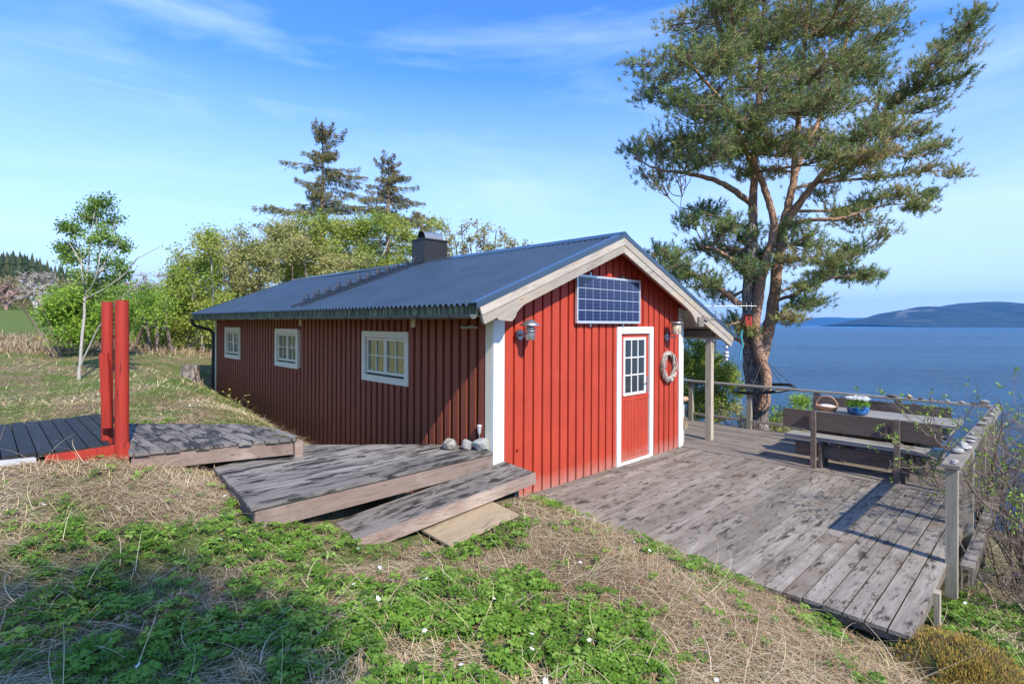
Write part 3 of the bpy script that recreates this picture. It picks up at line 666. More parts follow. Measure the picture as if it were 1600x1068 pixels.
mb = MB(); mb.lathe((*cx, 2.03), [(.04, 0), (.045, .09), (0, .09)], 14); part('bulb_glass', mb, M['white'], la)
mb = MB(); mb.lathe((*cx, 2.115), [(.125, 0), (.127, .006), (.075, .038), (.05, .062), (.02, .075), (0, .077)], 22); mb.lathe((*cx, 2.113), [(.124, 0), (.07, .03), (0, .05)], 22)
part('lamp_shade', mb, M['galv'], la)
lb = thing('wall_lamp', 'wall lamp with an amber glass cylinder and flat cap right of the door', 'wall lamp', (3.86, -.03, 1.94))
mb = MB(); mb.tube([(3.86, -.027, 1.92), (3.86, -.055, 1.92)], .055, 14, cap=True); part('wall_plate', mb, M['galv'], lb)
mb = MB(); mb.tube([(3.86, -.05, 1.92), (3.86, -.21, 1.92), (3.86, -.21, 1.98)], .012, 8); part('arm', mb, M['galv'], lb)
m, t, b, L_ = newmat('amber_frosted_glass'); b.inputs['Base Color'].default_value = (.62, .50, .33, 1); b.inputs['Roughness'].default_value = .3; b.inputs['Transmission Weight'].default_value = .3
mb = MB(); mb.lathe((3.86, -.22, 1.985), [(0, 0), (.072, 0), (.075, .01), (.075, .17), (0, .17)], 18); part('lamp_glass', mb, m, lb)
mb = MB(); mb.lathe((3.86, -.22, 2.157), [(.112, 0), (.115, .006), (.10, .02), (0, .024)], 20); mb.lathe((3.86, -.22, 1.975), [(0, 0), (.08, 0), (.08, .012), (0, .012)], 18)
for k in range(6):
    a = k * math.pi / 3; mb.tube([(3.86 + .079 * math.cos(a), -.22 + .079 * math.sin(a), 1.98), (3.86 + .079 * math.cos(a), -.22 + .079 * math.sin(a), 2.16)], .004, 4)
part('lamp_cap', mb, M['galv'], lb)

# wreath
mb = MB(); cw_ = np.array((3.88, -.075, 1.42)); rr_ = np.random.default_rng(3)
for k in range(60):
    a0 = rr_.uniform(0, 6.28); span = rr_.uniform(1.2, 2.6); ph_ = rr_.uniform(0, 6.28); w_ = rr_.uniform(.015, .05)
    P = []
    for s in np.linspace(0, 1, 12):
        a = a0 + span * s; q = ph_ + s * 5; r0 = .195 + w_ * math.cos(q)
        P.append(cw_ + (r0 * math.cos(a), w_ * math.sin(q), r0 * 1.12 * math.sin(a)))
    mb.tube(P, rr_.uniform(.004, .009), 5)
m, t, b, L_ = newmat('driftwood_wicker'); ti = tint(t); L_(mixc(t, ti, (.24, .20, .16), (.62, .58, .52)), b.inputs['Base Color']); b.inputs['Roughness'].default_value = .85; M['wicker'] = m
single('wreath', mb, m, 'round twig wreath hanging on the red wall right of the door', 'wreath')
mb = MB(); mb.tube([(-.05, .26, 2.09), (-.06, .35, 2.10), (-.055, .47, 2.085), (-.06, .57, 2.09)], [.016, .02, .018, .02], 8, cap=True, wob=.3)
single('peg_stick', mb, M['pale_twig'], 'short peeled stick fixed high on the shaded wall near the corner', 'stick')

# ------------------------------------------------------------------ decks
mb = MB(); boards(mb, [(.30, -3.955), (4.36, -3.955), (4.36, -.036), (.30, -.036)], 0, .1405, .013, 0, .028, joints=(1.4, 3.2), jit=.014)
dk = thing('deck', 'front deck of grey weathered boards running out from the gable wall', 'deck', (2.3, -2, 0))
part('boards', mb, M['deck'], dk)
mb = MB(); mb.box((.34, -3.93, -.10), (.375, -.05, -.032)); 
for x in (1.3, 2.3, 3.3, 4.2): mb.box((x, -3.93, -.16), (x + .045, -.05, -.032))
mb.box((.38, -3.95, -.12), (4.3, -3.932, -.032)); part('joists', mb, M['deckb'], dk)
mb = MB(); mb.box((1.25, -3.99, -.62), (1.34, -3.952, -.035)); part('support_post', mb, M['post'], dk)
mb = MB(); mb.box((3.3, -3.92, -1.4), (3.4, -3.82, -.17)); part('support_post', mb, M['post'], dk)
tr = thing('terrace', 'back terrace of brown grey boards under the table and along the sea side', 'deck', (5.6, -1, 0))
mb = MB(); mb.box((4.37, -3.955, -.03), (4.50, -.04, .006), 0, .4)
boards(mb, [(4.507, -3.955), (6.95, -3.955), (6.95, 11), (4.507, 11)], math.pi / 2, .124, .006, 0, .028, joints=(2, 4)); part('boards', mb, M['deckb'], tr)
mb = MB(); mb.box((4.4, -3.93, -.2), (6.92, -3.9, -.032)); mb.box((6.9, -3.9, -.22), (6.94, 11, -.032))
for y in (-2, 0, 2.5, 5, 8): mb.box((4.4, y, -.2), (6.89, y + .05, -.032))
part('joists', mb, M['deckb'], tr)
for x, y in ((6.8, -3.85), (6.8, -1.5), (6.8, 1.2), (4.7, -3.85), (6.8, 5)):
    mb = MB(); mb.box((x, y, -2.2), (x + .1, y + .1, -.2)); part('support_post', mb, M['post'], tr)
# platform by the long wall
pf = thing('platform', 'black stained wooden landing in front of the long red wall', 'platform', (-1.5, .8, .4))
POLY = [(-2.75, -.11), (-.012, -.035), (-.06, .25), (-.22, .68), (-1.52, 1.9), (-2.62, 1.46)]
mb = MB(); boards(mb, POLY, R(1.6), .121, .009, lambda u, v: .632 - .006 * (v), .026, joints=None); part('boards', mb, M['plat'], pf)
mb = MB(); mb.beam((-2.72, -.075, .515), (-.06, -.005, .515), .03, .18); mb.beam((-2.70, -.05, .535), (-2.6, 1.42, .535), .03, .12)
part('front_board', mb, M['fasc'], pf, 'pinkish brown front board of the landing')
mb = MB()
for x, y in ((-2.6, .1), (-2.5, 1.3), (-1.5, 1.7), (-1.2, .2), (-.3, .2), (-.35, .55)): mb.box((x - .04, y - .04, -.3), (x + .04, y + .04, .6))
for y in (.4, .9): mb.beam((-2.6, y, .54), (-.55 - (y - .4) * .9, y, .54), .045, .12)
part('joists', mb, M['deckb'], pf)
# step: two thick planks
st = thing('step', 'low step of two thick blackened planks below the landing', 'step', (-1, -.35, .2))
def zst(u): return .30 + (u + 2.0) * .092
for va, vb in (((-.20, .02), (-.10 + .18, 0)), ((-.50, -.22), (-.62, -.34))): pass
LB, LF, RB, RF = np.array((-1.99, .00)), np.array((-2.05, -.50)), np.array((.115, -.03)), np.array((.05, -.60))
for f0, f1 in ((0, .47), (.53, 1)):
    mb = MB(); a = LB + (LF - LB) * f0; b_ = LB + (LF - LB) * f1; c = RB + (RF - RB) * f1; d = RB + (RF - RB) * f0
    if f0: a = a + (.02, 0)
    P = [(*b_, 0), (*c, 0), (*d, 0), (*a, 0)]; th_ = .075 if f0 == 0 else .105
    mb.hexa([(x, y, zst(x) - th_) for x, y, _ in P], [(x, y, zst(x)) for x, y, _ in P], 0); 
    part('plank', mb, M['plat'] if 1 else 0, st)
mb = MB(); mb.beam((-2.04, -.517, zst(-2.04) - .058), (.05, -.617, zst(.05) - .058), .03, .12); part('front_board', mb, M['fasc'], st)
for u_ in (-1.7, -.8, -.08):
    mb = MB(); mb.box((u_ - .035, -.46, -.15), (u_ + .035, -.10, zst(u_) - .11)); part('trestle', mb, M['deckb'], st)
# plywood board on grass
A = [fl(655, 833, .16), fl(706, 860, .16), fl(812, 828, .12), fl(757, 803, .12)]
mb = MB(); A = [np.array(p) for p in A]
hi = [np.array((p[0], p[1], float(terr(p[0], p[1])[0]) + .055)) for p in A]; hi[0][2] = max(hi[0][2], .2)
mb.hexa([p - (0, 0, .018) for p in hi], hi, 0); single('plywood_board', mb, M['ply'], 'bare plywood board lying in the grass below the plank step', 'board')
PLY = [(p[0], p[1]) for p in A]

# walkway and ramp on the left
WZ0 = .84
wk = thing('walkway', 'grey slatted walkway between the red posts and the landing', 'walkway', (-2.5, 2, .6))
WP = [(-3.31, 1.72), (-1.83, 1.31), (-1.76, 1.45), (-1.80, 2.05), (-2.0, 2.6), (-3.04, 3.61)]
mb = MB(); boards(mb, WP, R(93), .125, .009, WZ0, .03, jit=.02); part('boards', mb, M['walk'], wk)
mb = MB(); mb.beam((-3.28, 1.755, WZ0 - .11), (-1.84, 1.355, WZ0 - .11), .03, .15); mb.beam((-1.80, 1.40, WZ0 - .11), (-1.84, 2.05, WZ0 - .11), .03, .15); mb.box((-1.84, 1.30, .62), (-1.75, 1.40, .80)); part('side_board', mb, M['fasc'], wk)
rp = thing('ramp', 'black tarred boardwalk at the left edge leading to the red posts', 'walkway', (-4.5, 3, .6))
RP = [(-7.0, 2.6), (-4.23, 2.2), (-3.42, 2.06), (-3.26, 4.33), (-4.22, 4.33), (-7.2, 4.9)]
def rzf(u, v): return .90 + .02 * math.sin((u + 3.3) * 2)
mb = MB(); boards(mb, RP, R(91), .125, .010, rzf, .045, jit=.02); part('boards', mb, M['tar'], rp)
mb = MB(); mb.beam((-5.8, 2.35, .77), (-3.97, 2.16, .77), .04, .15); part('pale_side_board', mb, M['pale'], rp, 'bleached grey side board')
gp = thing('post_pair', 'pair of tall bright red round posts with a short red board between the walkways', 'posts', tuple(fl(190, 706, .72)))
pR = at(190, 706, 5.50); pL = at(170, 690, 5.62)
def post(px, r, y0, D, ytop, name='post'):
    p0 = at(px, y0, D); p1 = at(px - 1, ytop, D); mb = MB()
    P = [p0 + (p1 - p0) * s for s in np.linspace(0, 1, 12)]; mb.tube(P, [r * (1.02 - .05 * s) for s in np.linspace(0, 1, 12)], 18, cap=True, wob=.03); part(name, mb, M['redpost'], gp)
post(191.2, .062, 712, 5.48, 469); post(168.4, .053, 692, 5.62, 471)
mb = MB(); a = at(163, 551, 5.50); b_ = at(168, 668, 5.50); mb.beam(b_, a, .085, .03, upv=(fwd.x, fwd.y, 0)); part('gate_board', mb, M['redpost'], gp)
for y in (574, 655):
    mb = MB(); c = at(181, y, 5.44); mb.tube([c - right * .03, c, c + right * .01 + up * .03], .012, 6); mb.beam(c - up * .035, c + up * .035, .028, .02, upv=(fwd.x, fwd.y, 0)); part('hinge', mb, M['black'], gp)
for y in (558, 612):
    mb = MB(); c = at(159, y, 5.5); mb.tube([c + right * .02, c - right * .015, c - right * .02 + up * .02], .008, 6); part('hook', mb, M['redpost'], gp)
mb = MB(); a = at(72, 720, 5.12); b_ = at(200, 700, 5.52); mb.beam(a, b_, .06, .12); part('foot_beam', mb, M['redpost'], gp)
mb = MB(); a = at(199, 716, 5.5); b_ = at(199, 690, 5.5); mb.box(tuple(at(197, 700, 5.48) - np.array((.06, .05, .10))), tuple(at(197, 700, 5.48) + np.array((.03, .05, .06)))); part('foot_block', mb, M['redpost'], gp)

# ------------------------------------------------------------------ railing
rl = thing('railing', 'weathered wooden railing round the terrace on the sea side', 'railing', (6.85, -1.5, 0))
RH = .90
for y in (1.05, -.22, -1.47, -2.72, -3.93, 2.4, 3.8, 5.2, 6.6):
    mb = MB(); mb.box((6.80, y - .045, -.15), (6.89, y + .045, RH - .035)); part('post', mb, M['post'], rl)
    if y not in (-3.93,):
        pass
mb = MB(); mb.box((6.77, -4.03, RH - .033), (6.92, 6.7, RH)); part('top_rail', mb, M['rail'], rl)
mb = MB(); mb.box((6.83, -3.88, .14), (6.865, 6.6, .19)); part('lower_rail', mb, M['rail'], rl)
s2 = thing('railing', 'side railing with stones on it at the right end of the deck', 'railing', (4.4, -3.97, 0))
for x in (1.95, 3.15, 4.4, 5.6):
    mb = MB(); mb.box((x - .045, -4.03, -.30 if x < 2 else -.4), (x + .045, -3.945, RH - .038)); part('post', mb, M['post'], s2)
mb = MB(); mb.box((1.86, -4.05, RH - .036), (6.76, -3.92, RH - .002)); part('top_rail', mb, M['rail'], s2)
m, t, b, L_ = newmat('dusty_clear_panel'); b.inputs['Base Color'].default_value = (.5, .42, .35, 1); b.inputs['Roughness'].default_value = .25
tp = nd(t, 'ShaderNodeBsdfTransparent'); ms = nd(t, 'ShaderNodeMixShader'); ms.inputs[0].default_value = .09; L_(tp.outputs[0], ms.inputs[1]); L_(b.outputs[0], ms.inputs[2]); L_(ms.outputs[0], t.nodes['Material Output'].inputs[0])
for a, c in ((2.0, 3.10), (3.2, 4.35), (4.45, 5.55)):
    mb = MB(); mb.box((a, -3.99, .10), (c, -3.985, RH - .05)); part('clear_panel', mb, m, s2)
mb = MB(); mb.box((2.05, -4.13, -.06), (6.8, -4.035, -.03)); mb.box((2.05, -4.12, -.2), (6.8, -4.10, -.062)); part('outer_board', mb, M['deck'], s2)

# stones along the rails
def rock(c, sx, sy, sz, seed, rough=.25, sub=12, hl=.58, hh=.92):
    g = np.random.default_rng(seed); n, mm = sub, sub + 4
    th_ = np.linspace(0, math.pi, n); ph_ = np.linspace(0, 2 * math.pi, mm, endpoint=False)
    D_ = np.array([(math.sin(a) * math.cos(p), math.sin(a) * math.sin(p), math.cos(a)) for a in th_ for p in ph_])
    pl = g.normal(size=(18, 3)); pl /= np.linalg.norm(pl, axis=1)[:, None]; h = g.uniform(hl, hh, 18)
    r = np.ones(len(D_))
    for q, hh in zip(pl, h):
        dd = D_ @ q; r = np.where(dd > 1e-3, np.minimum(r, hh / np.maximum(dd, 1e-3)), r)
    r = 1 + (r - 1) * rough * 4 if rough < .25 else r
    V = D_ * r[:, None] * (sx, sy, sz) + np.asarray(c) + (0, 0, sz * .8)
    F = [(i * mm + j, (i + 1) * mm + j, (i + 1) * mm + (j + 1) % mm, i * mm + (j + 1) % mm) for i in range(n - 1) for j in range(mm)]
    return V, F
def stonem(name, c, c2):
    m, t, b, L_ = newmat(name); n1 = noise(t, coords(t), 22, 6, .7); L_(mixc(t, ramp(t, n1, .4, .62), c, c2), b.inputs['Base Color']); b.inputs['Roughness'].default_value = .8; bump(t, b, n1, .006); return m
SM = [stonem('dark_beach_stone', (.07, .07, .07), (.14, .135, .13)), stonem('grey_beach_stone', (.22, .22, .22), (.36, .35, .34)), stonem('pale_beach_stone', (.33, .32, .30), (.48, .46, .43)), stonem('tan_beach_stone', (.30, .21, .13), (.42, .32, .2))]
ord_ = ['first', 'second', 'third', 'fourth', 'fifth', 'sixth', 'seventh', 'eighth', 'ninth', 'tenth', 'eleventh', 'twelfth', 'thirteenth', 'fourteenth']
far_st = [(-2.64, 'broad flat dark stone, leftmost on the sea side rail', .10, .030, 0), (-2.88, 'rounded tan stone on the sea side rail', .052, .045, 3), (-3.04, 'flat dark stone just right of the tan one on the rail', .055, .022, 0),
          (-3.17, 'small dark stone third from the tan one on the sea rail', .036, .024, 0), (-3.27, 'tiny low stone in the middle of the sea rail row', .028, .014, 0), (-3.38, 'small grey pebble right of the tiny dark one on the rail', .045, .024, 1),
          (-3.56, 'flat pale stone on the sea rail left of the corner', .05, .02, 1), (-3.70, 'thin dark flat stone beside the big corner stone', .055, .016, 0), (-3.82, 'large rounded grey brown stone near the rail corner', .085, .055, 1)]
for i, (y, lab, r_, h_, k) in enumerate(far_st):
    mb = MB(); mb.add(*rock((6.84, y, RH), r_ * .8, r_, h_, 40 + i), 0, .5, True); single('stone', mb, SM[k], lab, 'stone', 'stones laid on the railing')
side_st = [(6.7, .08, .045, 1), (6.35, .09, .04, 2), (6.0, .07, .04, 1), (5.55, .10, .05, 2), (5.05, .09, .045, 1), (4.55, .11, .05, 2), (3.75, .07, .025, 1), (3.45, .08, .025, 2), (3.2, .08, .03, 1), (2.97, .085, .03, 2), (2.74, .10, .045, 2), (2.48, .11, .05, 1), (2.02, .07, .02, 2), (1.93, .045, .03, 1)]
sl_ = ['grey stone at the far corner of the side rail', 'pale stone second from the far corner on the side rail', 'small grey stone third from the far corner on the side rail', 'big pale stone fourth from the far corner on the side rail',
       'rounded grey stone fifth from the far corner on the side rail', 'largest pale stone in the far half of the side rail', 'thin grey stone in the middle of the side rail', 'thin pale stone in the middle of the side rail',
       'grey flat stone sixth from the near post of the side rail', 'pale flat stone fifth from the near post of the side rail', 'thick pale stone fourth from the near post of the side rail', 'large grey stone third from the near post of the side rail',
       'thin pale flake of stone on top of the near corner post', 'small grey pebble at the outer edge of the near corner post']
for i, (x, r_, h_, k) in enumerate(side_st):
    mb = MB(); mb.add(*rock((x, -3.985 + random.uniform(-.02, .02), RH), r_ * .8, r_ * .55, h_ * .62, 70 + i), 0, .5, True); single('stone', mb, SM[k], sl_[i], 'stone', 'stones laid on the railing')
# stones on landing
mb = MB(); mb.add(*rock((-.36, .42, .63), .10, .10, .075, 5, sub=16), 0, .5, True); single('stone', mb, stonem('speckled_stone', (.10, .09, .075), (.42, .39, .33)), 'rough speckled round stone, leftmost of three on the landing', 'stone', 'stones on the landing')
mb = MB(); mb.add(*rock((-.20, .27, .63), .085, .08, .072, 11, sub=14), 0, .5); single('stone', mb, SM[1], 'pale angular stone in the middle of three on the landing', 'stone', 'stones on the landing')
mb = MB(); mb.add(*rock((-.04 - .03, .13, .63), .15, .12, .078, 12, sub=16), 0, .5); single('stone', mb, stonem('pale_grey_block', (.24, .25, .24), (.36, .36, .34)), 'large pale grey block of stone nearest the cabin corner', 'stone', 'stones on the landing')
gt = thing('garden_light', 'small clear solar stake light behind the stones at the corner', 'garden light', (-.06, .23, .63))
mb = MB(); mb.tube([(-.06, .20, .63), (-.065, .20, .82)], .008, 6); part('stake', mb, M['galv'], gt)
mb = MB(); mb.lathe((-.065, .20, .80), [(.010, 0), (.022, .03), (.024, .06), (.030, .10), (.030, .12), (0, .12)], 12); part('lamp_head', mb, M['cellf'], gt)

# ------------------------------------------------------------------ furniture
def bench(u_back, sgn, va, vb, label):
    """sgn=+1: backrest on the low-u side, seat extends to +u"""
    b0 = thing('bench', label, 'bench', (u_back + sgn * .25, (va + vb) / 2, 0), 'benches at the terrace table')
    X_ = lambda a, c: (min(u_back + sgn * a, u_back + sgn * c), max(u_back + sgn * a, u_back + sgn * c))
    x0, x1 = X_(.0, .035)
    mb = MB(); mb.box((x0, va, .575), (x1, vb, .848)); part('backrest', mb, M['bench'], b0)
    x0, x1 = X_(.07, .45)
    mb = MB(); x0a, x1a = X_(.07, .255); mb.box((x0a, va, .40), (x1a, vb, .445)); x0a, x1a = X_(.265, .45); mb.box((x0a, va, .40), (x1a, vb, .445)); part('seat', mb, M['benchtop'], b0)
    l = (vb - va); 
    for y in (va + .24 * l, va + .77 * l):
        mb = MB(); p = u_back - sgn * .045
        mb.hexa([(p - .03, y - .035, 0), (p + .03, y - .035, 0), (p + .03, y + .035, 0), (p - .03, y + .035, 0)], [(p - .02, y - .03, .865), (p + .022, y - .03, .865), (p + .022, y + .03, .865), (p - .02, y + .03, .865)]); part('back_post', mb, M['bench'], b0)
        mb = MB(); x0a, x1a = X_(.06, .40); mb.box((x0a, y - .075, 0), (x1a, y - .035, .398)); part('leg', mb, M['bench'], b0)
    x0a, x1a = X_(.20, .24); mb = MB(); mb.box((x0a, va + .10 * l, .14), (x1a, vb - .06 * l, .32)); part('stretcher', mb, M['bench'], b0)
    return b0
bench(4.54, 1, -3.59, -1.66, 'dark brown bench with its tall back towards the camera, in front of the table')
bench(6.50, -1, -3.47, -1.51, 'far bench against the sea railing behind the table')
tb = thing('table', 'long grey wooden table between the two benches on the terrace', 'table', (5.5, -2.8, 0))
mb = MB()
for k in range(5): mb.box((5.12 + k * .158, -3.68, .725), (5.27 + k * .158, -1.92, .765))
part('tabletop', mb, M['benchtop'], tb)
mb = MB(); mb.box((5.2, -3.6, .61), (5.24, -2.0, .723)); mb.box((5.80, -3.6, .61), (5.84, -2.0, .723)); mb.box((5.24, -3.6, .61), (5.80, -3.56, .723)); part('apron', mb, M['benchtop'], tb)
for y in (-3.3, -2.3):
    mb = MB(); mb.hexa([(5.22, y - .03, 0), (5.82, y - .03, 0), (5.82, y + .03, 0), (5.22, y + .03, 0)], [(5.32, y - .03, .61), (5.72, y - .03, .61), (5.72, y + .03, .61), (5.32, y + .03, .61)]); part('leg', mb, M['bench'], tb)
mb = MB(); mb.box((5.49, -3.5, .2), (5.55, -2.05, .32)); part('stretcher', mb, M['bench'], tb)
# flower pot on table
fc = np.array((5.20, -2.44, .765)); p_ = at(1345, 640, 8.28); fc[:2] = (5.25, -2.50)
fp = thing('flower_pot', 'glossy blue pot of white flowers standing on the table', 'flower pot', tuple(fc))
m, t, b, L_ = newmat('blue_glaze'); L_(mixc(t, ramp(t, noise(t, coords(t), 14, 4), .4, .62), (.01, .03, .16), (.03, .22, .5)), b.inputs['Base Color']); b.inputs['Roughness'].default_value = .1; b.inputs['Coat Weight'].default_value = .6
mb = MB(); mb.lathe(fc, [(0, 0), (.10, 0), (.135, .03), (.15, .08), (.142, .12), (.145, .135), (.13, .135), (.12, .11), (0, .10)], 22); part('pot', mb, m, fp)
g = np.random.default_rng(5)
def leafquads(mb, pos, L0, W0, g, mi=0, tintv=None, dirs=None, flat=0.):
    n = len(pos); d = g.normal(size=(n, 3)) if dirs is None else dirs + g.normal(size=(n, 3)) * .35
    d /= np.linalg.norm(d, axis=1)[:, None] + 1e-9
    q = g.normal(size=(n, 3)); 
    if flat: q = q * (1 - flat) + np.cross(d, (0, 0, 1.)) * flat * 2
    s = np.cross(d, q); s = q - d * (q * d).sum(1)[:, None]; s /= np.linalg.norm(s, axis=1)[:, None] + 1e-9
    Ls = (L0 * g.uniform(.6, 1.3, n))[:, None]; Ws = (W0 * g.uniform(.7, 1.2, n))[:, None]
    V = np.stack([pos, pos + d * Ls * .45 + s * Ws * .5, pos + d * Ls, pos + d * Ls * .45 - s * Ws * .5], 1).reshape(-1, 3)
    F = np.arange(n * 4).reshape(n, 4); tv = g.random(n) if tintv is None else tintv
    mb.add(V, F, mi, np.repeat(tv, 4))
mb = MB(); a = g.uniform(0, 6.28, 700); rr2 = .16 * np.sqrt(g.random(700)); pos = np.stack([fc[0] + rr2 * np.cos(a), fc[1] + rr2 * np.sin(a), fc[2] + .13 + g.random(700) * .13 * (1 - (rr2 / .2) ** 2)], 1)
leafquads(mb, pos, .05, .016, g); part('leaves', mb, M['green'], fp)
mb = MB(); a = g.uniform(0, 6.28, 170); rr2 = .155 * np.sqrt(g.random(170)); pos = np.stack([fc[0] + rr2 * np.cos(a), fc[1] + rr2 * np.sin(a), fc[2] + .24 + g.random(170) * .05 * (1 - (rr2 / .2) ** 2)], 1)
for p in pos: leafquads(mb, np.repeat(p[None], 6, 0), .02, .012, g)
part('flowers', mb, M['petal'], fp)
# basket on table
bc = np.array((5.30, -1.98, .765)); bk = thing('basket', 'small basket with a tall hooped handle at the left end of the table', 'basket', tuple(bc))
bc = np.array((5.30, -2.06, .765)); wk_m = plain('tan_wicker', (.55, .30, .17), .7, var=.2, sc_=30, bmp=.004)
mb = MB(); mb.lathe(bc, [(0, .01), (.11, 0), (.145, .07), (.15, .085), (.135, .085), (.10, .02), (0, .02)], 18, sx=.8, sy=1.1); part('bowl', mb, wk_m, bk)
mb = MB(); mb.tube([bc + (0, .155 * math.cos(a), .07 + .17 * math.sin(a)) for a in np.linspace(0, math.pi, 15)], .008, 6); part('handle', mb, wk_m, bk)
mb = MB(); mb.lathe(bc, [(.10, .04), (.12, .075), (.06, .10), (0, .105)], 12, sx=.8, sy=1.1); part('cloth', mb, M['petal'], bk)

# log animal beside the corner
ga = thing('log_figure', 'rustic log animal figure standing behind the cabin corner', 'figure', (4.62, .2, 0))
m = plain('peeled_log', (.48, .30, .18), .75, var=.25, sc_=12, bmp=.004)
mb = MB(); mb.tube([(4.56, .18, .12), (4.57, .17, .74)], .06, 10, cap=True, wob=.05); part('body', mb, m, ga)
mb = MB(); mb.tube([(4.5, .02, .80), (4.66, .02, .80)], .045, 10, cap=True); part('head', mb, m, ga)
mb = MB(); mb.tube([(4.70, .12, 0), (4.69, .11, .68)], .04, 8, cap=True); part('leg', mb, M['pale_twig'], ga)
mb = MB(); mb.tube([(4.56, .2, 0), (4.56, .19, .14)], .035, 8, cap=True); part('leg', mb, m, ga)
mb = MB(); pos = np.tile((4.66, .08, .42), (160, 1)) + g.normal(size=(160, 3)) * (.03, .03, .04)
leafquads(mb, pos, .12, .008, g, dirs=np.tile((0, -.2, -1.), (160, 1))); part('straw_beard', mb, M['straw'], ga)
# hanging ornament at the porch eave
ho = thing('wind_chime', 'white shell wind chime hanging under the porch roof end', 'wind chime', (5.62, -.30, 1.7))
mb = MB(); mb.tube([(5.62, -.28, 1.87), (5.62, -.28, 1.35)], .004, 4); part('string', mb, M['black'], ho)
for k, (z, r_) in enumerate(((1.76, .022), (1.68, .035), (1.58, .05), (1.52, .055), (1.45, .03))):
    mb = MB(); mb.lathe((5.62, -.28, z), [(0, 0), (r_, .004), (r_ * .9, .05), (r_ * .3, .055), (0, .056)], 10); part('shell', mb, M['cellf'], ho)
# electrical knob/cable near right lamp
mb = MB(); P = [(4.30, -.05, 2.27), (4.33, -.1, 2.25), (4.3, -.12, 2.2), (4.33, -.07, 2.18)] + [(4.36 + s * .35, -.12 - s * .2, 2.2 - .05 * math.sin(s * math.pi)) for s in np.linspace(0, 1, 8)] + [(4.9, -.36, 2.25), (5.1, -.34, 2.22)]
mb.tube(P, .006, 5); single('cable', mb, M['rail'], 'thin pale cable slung from the wall corner to the porch rafter', 'cable')

# ------------------------------------------------------------------ trees
def unit(v): v = np.asarray(v, float); return v / (np.linalg.norm(v) + 1e-9)
def curve(p, q, bend, g, n=7, sag=0.):
    p, q = np.asarray(p, float), np.asarray(q, float); t_ = np.linspace(0, 1, n)[:, None]; L_n = np.linalg.norm(q - p)
    o = g.normal(size=3) * bend * L_n; o2 = g.normal(size=3) * bend * L_n * .5
    return p + (q - p) * t_ + np.sin(t_ * math.pi) * o + np.sin(t_ * 2 * math.pi) * o2 + np.array((0, 0, -sag * L_n)) * np.sin(t_ * math.pi)
def tufts(mb, P, A, g, n=16, Ln=.10, wd=.010, tv=None, up_=.5):
    """needle tufts: n narrow blades fanning about axis A at each point P"""
    m_ = len(P); d = np.repeat(A, n, 0) * up_ + g.normal(size=(m_ * n, 3)) * .55; d /= np.linalg.norm(d, axis=1)[:, None]
    p = np.repeat(P, n, 0) + np.repeat(A, n, 0) * g.uniform(-.06, .05, (m_ * n, 1))
    s = np.cross(d, g.normal(size=(m_ * n, 3))); s /= np.linalg.norm(s, axis=1)[:, None]
    Ls = Ln * g.uniform(.7, 1.2, (m_ * n, 1)); V = np.stack([p - s * wd * .5, p + s * wd * .5, p + d * Ls], 1).reshape(-1, 3)
    tv = g.random(m_) if tv is None else tv
    mb.add(V, np.arange(m_ * n * 3).reshape(-1, 3), 0, np.repeat(np.clip(np.repeat(tv, n) + g.normal(size=m_ * n) * .06, 0, 1), 3))
def nearest(nodes, p, upw=1.6):
    d = nodes[:, :3] - p; hz = np.hypot(d[:, 0], d[:, 1]); dz = d[:, 2]
    c = hz + np.where(dz > 0, dz * upw * 1.5, -dz * .8); return nodes[np.argmin(c)]

# --- the big pine
PD = 11.6
def pt(px, py, dd=0): return at(px, py, PD + dd)
g = np.random.default_rng(21)
pine = thing('pine_tree', 'big old pine with twin orange trunks leaning over the terrace rail', 'tree', tuple(pt(1186, 700)))
def limbpts(L_): return np.array([pt(*p[:2], p[2] if len(p) > 2 else 0) for p in L_])
def smooth(P, k=4):
    P = np.asarray(P); n = len(P); t_ = np.linspace(0, n - 1, (n - 1) * k + 1); out = []
    for x in t_:
        i = min(int(x), n - 2); f = x - i; p0, p1, p2, p3 = P[max(i - 1, 0)], P[i], P[i + 1], P[min(i + 2, n - 1)]
        out.append(.5 * ((2 * p1) + (-p0 + p2) * f + (2 * p0 - 5 * p1 + 4 * p2 - p3) * f * f + (-p0 + 3 * p1 - 3 * p2 + p3) * f ** 3))
    return np.array(out)
pxr = lambda w_: w_ * .39 * PD / FPX
